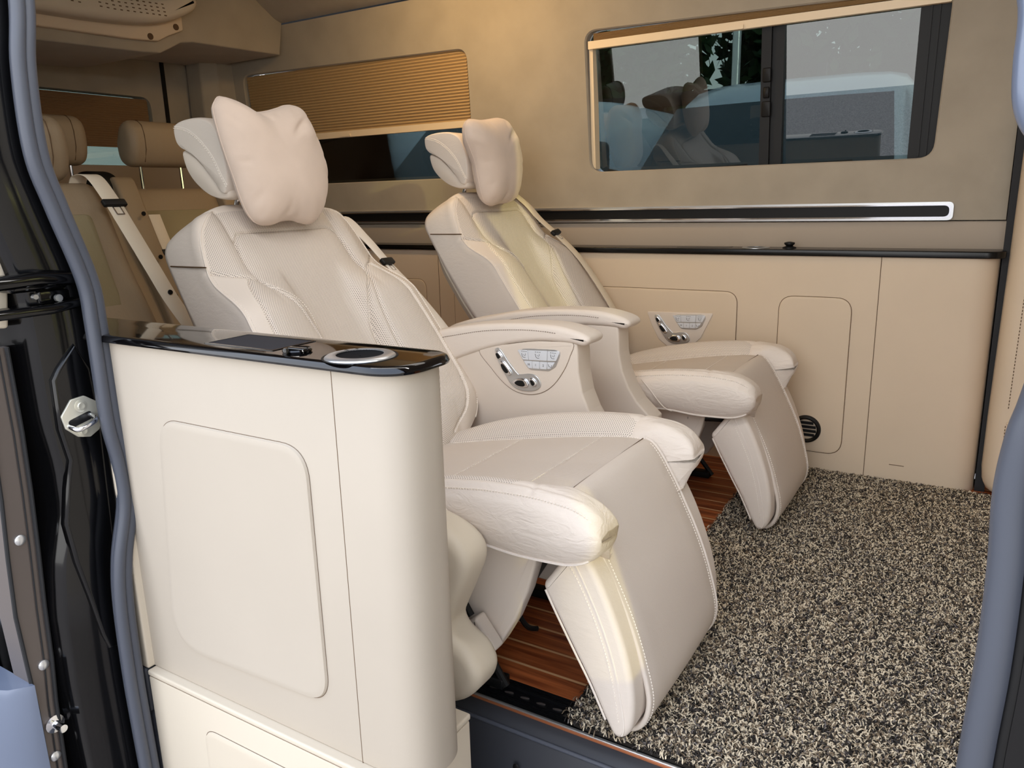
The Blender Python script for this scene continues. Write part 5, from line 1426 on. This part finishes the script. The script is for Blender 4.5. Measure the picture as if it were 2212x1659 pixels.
# roller track bracket assembly above the striker
rc = mk('roller_bracket', join(box(-1.36, -1.262, 0.600, 0.690, 0.825, 0.852, 0.008), box(-1.40, -1.255, 0.590, 0.700, 0.792, 0.802, 0.004), box(-1.34, -1.266, 0.642, 0.694, 0.803, 0.826, 0.004)), m_paint, label='black sliding door roller bracket on the pillar above the striker', cat='bracket')
mk('bracket_bar', join(tube([(-1.262, 0.58, 0.842), (-1.255, 0.64, 0.845), (-1.258, 0.698, 0.840)], 0.011, 12), tube([(-1.258, 0.57, 0.796), (-1.250, 0.65, 0.797), (-1.256, 0.71, 0.803)], 0.008, 12)), m_paint, rc)
mk('bracket_bolt', join(lathe([(0.006, 0), (0.006, 0.006), (0.0, 0.006)], (-1.262, 0.668, 0.812), 'x', 10), lathe([(0.004, 0), (0.004, 0.008), (0.0, 0.008)], (-1.262, 0.632, 0.818), 'x', 10)), m_silver, rc)

# the opened sliding door, slid back outside: its leading edge faces us
DX = -1.31
DE = [(-0.14, 0.541, 0.574), (0.0, 0.545, 0.578), (0.12, 0.546, 0.582), (0.20, 0.543, 0.588), (0.30, 0.540, 0.592), (0.40, 0.545, 0.598), (0.50, 0.552, 0.603), (0.60, 0.556, 0.606), (0.74, 0.556, 0.606)]
door = mk('sliding_door', loft([[(DX, a, z), (DX, b, z), (DX - 0.05, b - 0.002, z), (DX - 0.05, a, z)] for z, a, b in DE]), m_greypaint, label='slid-back sliding door, its dark grey leading edge seen at the far left', cat='door', smooth=30)
mk('door_edge_strip', join(tube([(DX + 0.003, b - 0.004, z) for z, a, b in DE], 0.0035, 8), tube([(DX + 0.002, b - 0.016, z) for z, a, b in DE], 0.0012, 6), tube([(DX + 0.002, a + 0.002, z) for z, a, b in DE], 0.0035, 8)), m_blackd, door)
mk('door_inner_trim', prism(round_poly([(0.585, 0.772), (0.607, 0.770), (0.618, 0.84), (0.613, 0.895), (0.60, 0.92), (0.585, 0.92)], 0.006), 'x', DX - 0.06, DX + 0.01, 0.004), m_shield, door, label='cream inner door trim edge')
for z_, y_ in ((0.425, 0.570), (0.195, 0.570), (0.02, 0.562)):
    mk('door_bolt', lathe([(0.009, 0.0), (0.009, 0.003), (0.005, 0.006), (0.0, 0.006)], (DX, y_, z_), 'x', 14), m_silver, door)
mk('roller_pin', join(lathe([(0.016, 0), (0.016, 0.004), (0.007, 0.006), (0.007, 0.03), (0.0, 0.031)], (DX, 0.570, 0.080), 'x', 16)), m_chrome, door, label='steel roller pin')
skin = [[(DX + 0.015, 0.545, z), (DX + 0.012, 0.540 - k, z), (DX - 0.01, 0.515 - k, z), (DX - 0.06, 0.49 - k, z), (DX - 0.25, 0.475 - k, z), (DX - 0.9, 0.47 - k, z), (DX - 0.9, 0.545, z)] for z, k in ((0.175, 0.0), (0.16, 0.006), (0.05, 0.012), (-0.1, 0.014), (-0.25, 0.012), (-0.35, 0.0))]
mk('door_lower_skin', loft(skin), m_body, door, smooth=45, label='silver blue lower door skin')

# front pillar seal (right foreground)
fz = [(0.040, 0.640, -0.10), (0.036, 0.645, 0.10), (0.030, 0.650, 0.30), (0.0300, 0.655, 0.48), (0.0335, 0.660, 0.58), (0.0335, 0.665, 0.66), (0.0310, 0.668, 0.72), (0.0345, 0.668, 0.765), (0.0395, 0.668, 0.79), (0.046, 0.666, 0.83), (0.053, 0.664, 0.88), (0.055, 0.660, 0.93), (0.050, 0.657, 0.962)]
fs = mk('front_door_seal', tube(smooth_poly(fz, 6, False), 0.0135, 14, False, 1.0), m_seal, label='grey blue rubber seal on the front edge of the door opening, right of the mat', cat='door seal', smooth=0)
mk('seal_flange', tube(smooth_poly([(x + 0.016, y - 0.004, z) for x, y, z in fz], 6, False), 0.006, 10), m_black, fs)
rows = [[(x + 0.018, y - 0.01, z), (x + 0.03, y - 0.012, z), (x + 0.05, y - 0.03, z), (x + 0.09, y - 0.035, z), (x + 0.12, y + 0.05, z)] for x, y, z in smooth_poly(fz[:-1] + [(0.050, 0.657, 0.962), (0.036, 0.656, 0.985), (0.022, 0.656, 1.02), (0.012, 0.655, 1.12), (0.004, 0.655, 1.30), (-0.004, 0.655, 1.80)], 4, False)]
mk('wall_front_pillar', loft(rows, False, False, False), m_paint, kind='structure', smooth=60)
uf = [(-0.020, 0.655, 1.80), (-0.016, 0.655, 1.50), (-0.012, 0.655, 1.30), (-0.008, 0.655, 1.12), (0.0035, 0.655, 1.065), (0.0045, 0.655, 1.03), (0.0065, 0.655, 1.006), (0.0125, 0.655, 0.990), (0.022, 0.655, 0.981), (0.032, 0.655, 0.976), (0.042, 0.656, 0.970), (0.048, 0.657, 0.958)]
us_ = mk('window_edge_seal', tube(smooth_poly([(x + 0.004, y, z) for x, y, z in uf], 6, False), 0.0105, 16), m_body, label='glossy blue-grey rounded edge at the top right of the door opening', cat='door frame', smooth=0)

# ================================================================== OUTSIDE: parked vans, fence, trees
def parked_van(cx, cy, lab, s=1.0):
    """white van facing the camera (-y)"""
    t = thing('parked_van', (cx, cy + 2.0, -0.70), lab, 'van', 'white vans parked outside the windows')
    def row(z, hw, yf, rr=0.10): return [(cx + a, yf + b + 0.0, z) for a, b in [(-hw, cy + 4.3 - yf), (-hw, 0.35), (-hw + 0.10, 0.12), (-hw * 0.6, 0.03), (0, 0.0), (hw * 0.6, 0.03), (hw - 0.10, 0.12), (hw, 0.35), (hw, cy + 4.3 - yf)]]
    bd = [(-0.42, 0.93, cy), (-0.1, 0.98, cy - 0.02), (0.25, 0.98, cy + 0.02), (0.42, 0.97, cy + 0.12), (0.62, 0.96, cy + 0.75), (1.06, 0.94, cy + 0.95), (1.10, 0.93, cy + 1.0), (1.62, 0.83, cy + 1.55), (1.72, 0.80, cy + 1.75), (1.80, 0.76, cy + 2.1), (1.83, 0.70, cy + 2.5)]
    mk('van_body', loft([row(z, hw, yf) for z, hw, yf in bd]), m_white, t, smooth=50)
    ws_ = []
    def wpt(a, f, off): # a in -1..1 lateral, f 0..1 up
        z = 1.09 + 0.50 * f; hw = 0.90 - 0.10 * f; yf = cy + 0.99 + 0.55 * f; return (cx + a * hw, yf + 0.05 * a * a * 1.2 - off, z)
    rows = [[wpt(a, f, 0.02) for a in np.linspace(-0.97, 0.97, 13)] for f in np.linspace(0, 1, 6)]
    V, F = loft(rows, False, False, False)
    mk('windscreen', (V, F), m_wind, t, label='dark windscreen')
    for a in (-1, 1):
        mk('mirror', prism(rrect(cx + a * 1.13 - 0.09, cx + a * 1.13 + 0.09, 1.05, 1.33, 0.05), 'y', cy + 0.75, cy + 0.90, 0.03), m_mirrorgrey if a < 0 else m_white, t, label='door mirror')
        mk('mirror_arm', tube([(cx + a * 0.93, cy + 0.95, 1.08), (cx + a * 1.08, cy + 0.85, 1.12)], 0.025, 8), m_black, t)
    mk('wiper', join(tube([wpt(-0.7, 0.03, 0.04), wpt(-0.05, 0.06, 0.045)], 0.010, 6), tube([wpt(0.05, 0.03, 0.04), wpt(0.7, 0.06, 0.045)], 0.010, 6)), m_black, t)
    mk('grille', box(cx - 0.5, cx + 0.5, cy - 0.05, cy + 0.02, -0.05, 0.15, 0.02), m_black, t)
    for a in (-1, 1):
        mk('headlamp', prism(rrect(cx + a * 0.75 - 0.12, cx + a * 0.75 + 0.12, 0.0, 0.25, 0.05), 'y', cy - 0.02, cy + 0.12, 0.02), m_chrome, t)
        for yy in (0.9, 3.5): mk('wheel', lathe([(0.0, 0), (0.33, 0.0), (0.35, 0.03), (0.35, 0.20), (0.33, 0.22), (0.0, 0.22)], (cx + a * 0.88 - 0.11, cy + yy, -0.35), 'x', 28), m_blackd, t)
    return t


m_wind = new_mat('dark windscreen', hexc(18, 34, 40), 0.04, spec=0.7, coat=0.5)
parked_van(-1.47, 4.62, 'white van parked outside facing in, seen through the sliding window')
parked_van(-4.02, 4.70, 'white van parked outside left of the window post')
parked_van(-6.57, 4.75, 'white van parked outside, seen under the lowered blind')

fence = mk('fence', join(*[box(-14 + 0.0, 6, 10.2, 10.25, 0.0 - 0.6 + k * 0.22, -0.6 + k * 0.22 + 0.17, 0.01) for k in range(13)], *[box(-14 + k * 2.0, -13.9 + k * 2.0, 10.25, 10.35, -0.7, 2.4) for k in range(11)]), m_black, label='dark slatted fence behind the parked vans', cat='fence')
lp = mk('lamp_post', tube([(-2.75, 9.5, -0.7), (-2.75, 9.5, 5.0)], 0.05, 12), m_silver, label='pale metal post standing behind the parked van', cat='post')


def leaf_cloud(cx, cy, cz, rx, ry, rz, n, sz):
    u = rng.normal(size=(n, 3)); u /= np.linalg.norm(u, axis=1)[:, None]; r = rng.uniform(0.55, 1.0, n)[:, None] * (1 + 0.18 * np.sin(u[:, :1] * 7 + cx) * np.cos(u[:, 2:] * 6))
    c = u * r * np.array([rx, ry, rz]) + np.array([cx, cy, cz]); V = []; F = []
    a = rng.normal(size=(n, 3)); a /= np.linalg.norm(a, axis=1)[:, None]; b = np.cross(a, rng.normal(size=(n, 3))); b /= np.linalg.norm(b, axis=1)[:, None]
    s = rng.uniform(0.6, 1.2, n)[:, None] * sz
    Vq = np.stack([c - a * s, c - b * s * 0.5, c + a * s, c + b * s * 0.5], 1).reshape(-1, 3)
    return [tuple(v) for v in Vq], [(4 * i, 4 * i + 1, 4 * i + 2, 4 * i + 3) for i in range(n)]


for i, (cx, cy, cz, r, lb) in enumerate(((-6.9, 14.0, 3.4, 2.4, 'broad dark tree behind the fence, at the left edge of the sliding window'), (-2.75, 16.9, 3.9, 2.5, 'dark leafy tree behind the fence, left of the window post'), (-12.2, 14.2, 3.4, 2.6, 'leafy tree far left behind the fence'), (3.6, 14.6, 3.1, 2.1, 'leafy tree at the right behind the fence'))):
    t = thing('tree', (cx, cy, -0.7), lb, 'tree', 'trees behind the fence')
    mk('trunk', tube([(cx, cy, -0.7), (cx + 0.1, cy, 1.0), (cx - 0.1, cy, 3.0)], [0.2, 0.15, 0.08], 10), m_black, t)
    mk('crown', leaf_cloud(cx, cy, cz, r, r * 0.8, r * 1.0, 9000, 0.17), m_leaf, t, smooth=0)
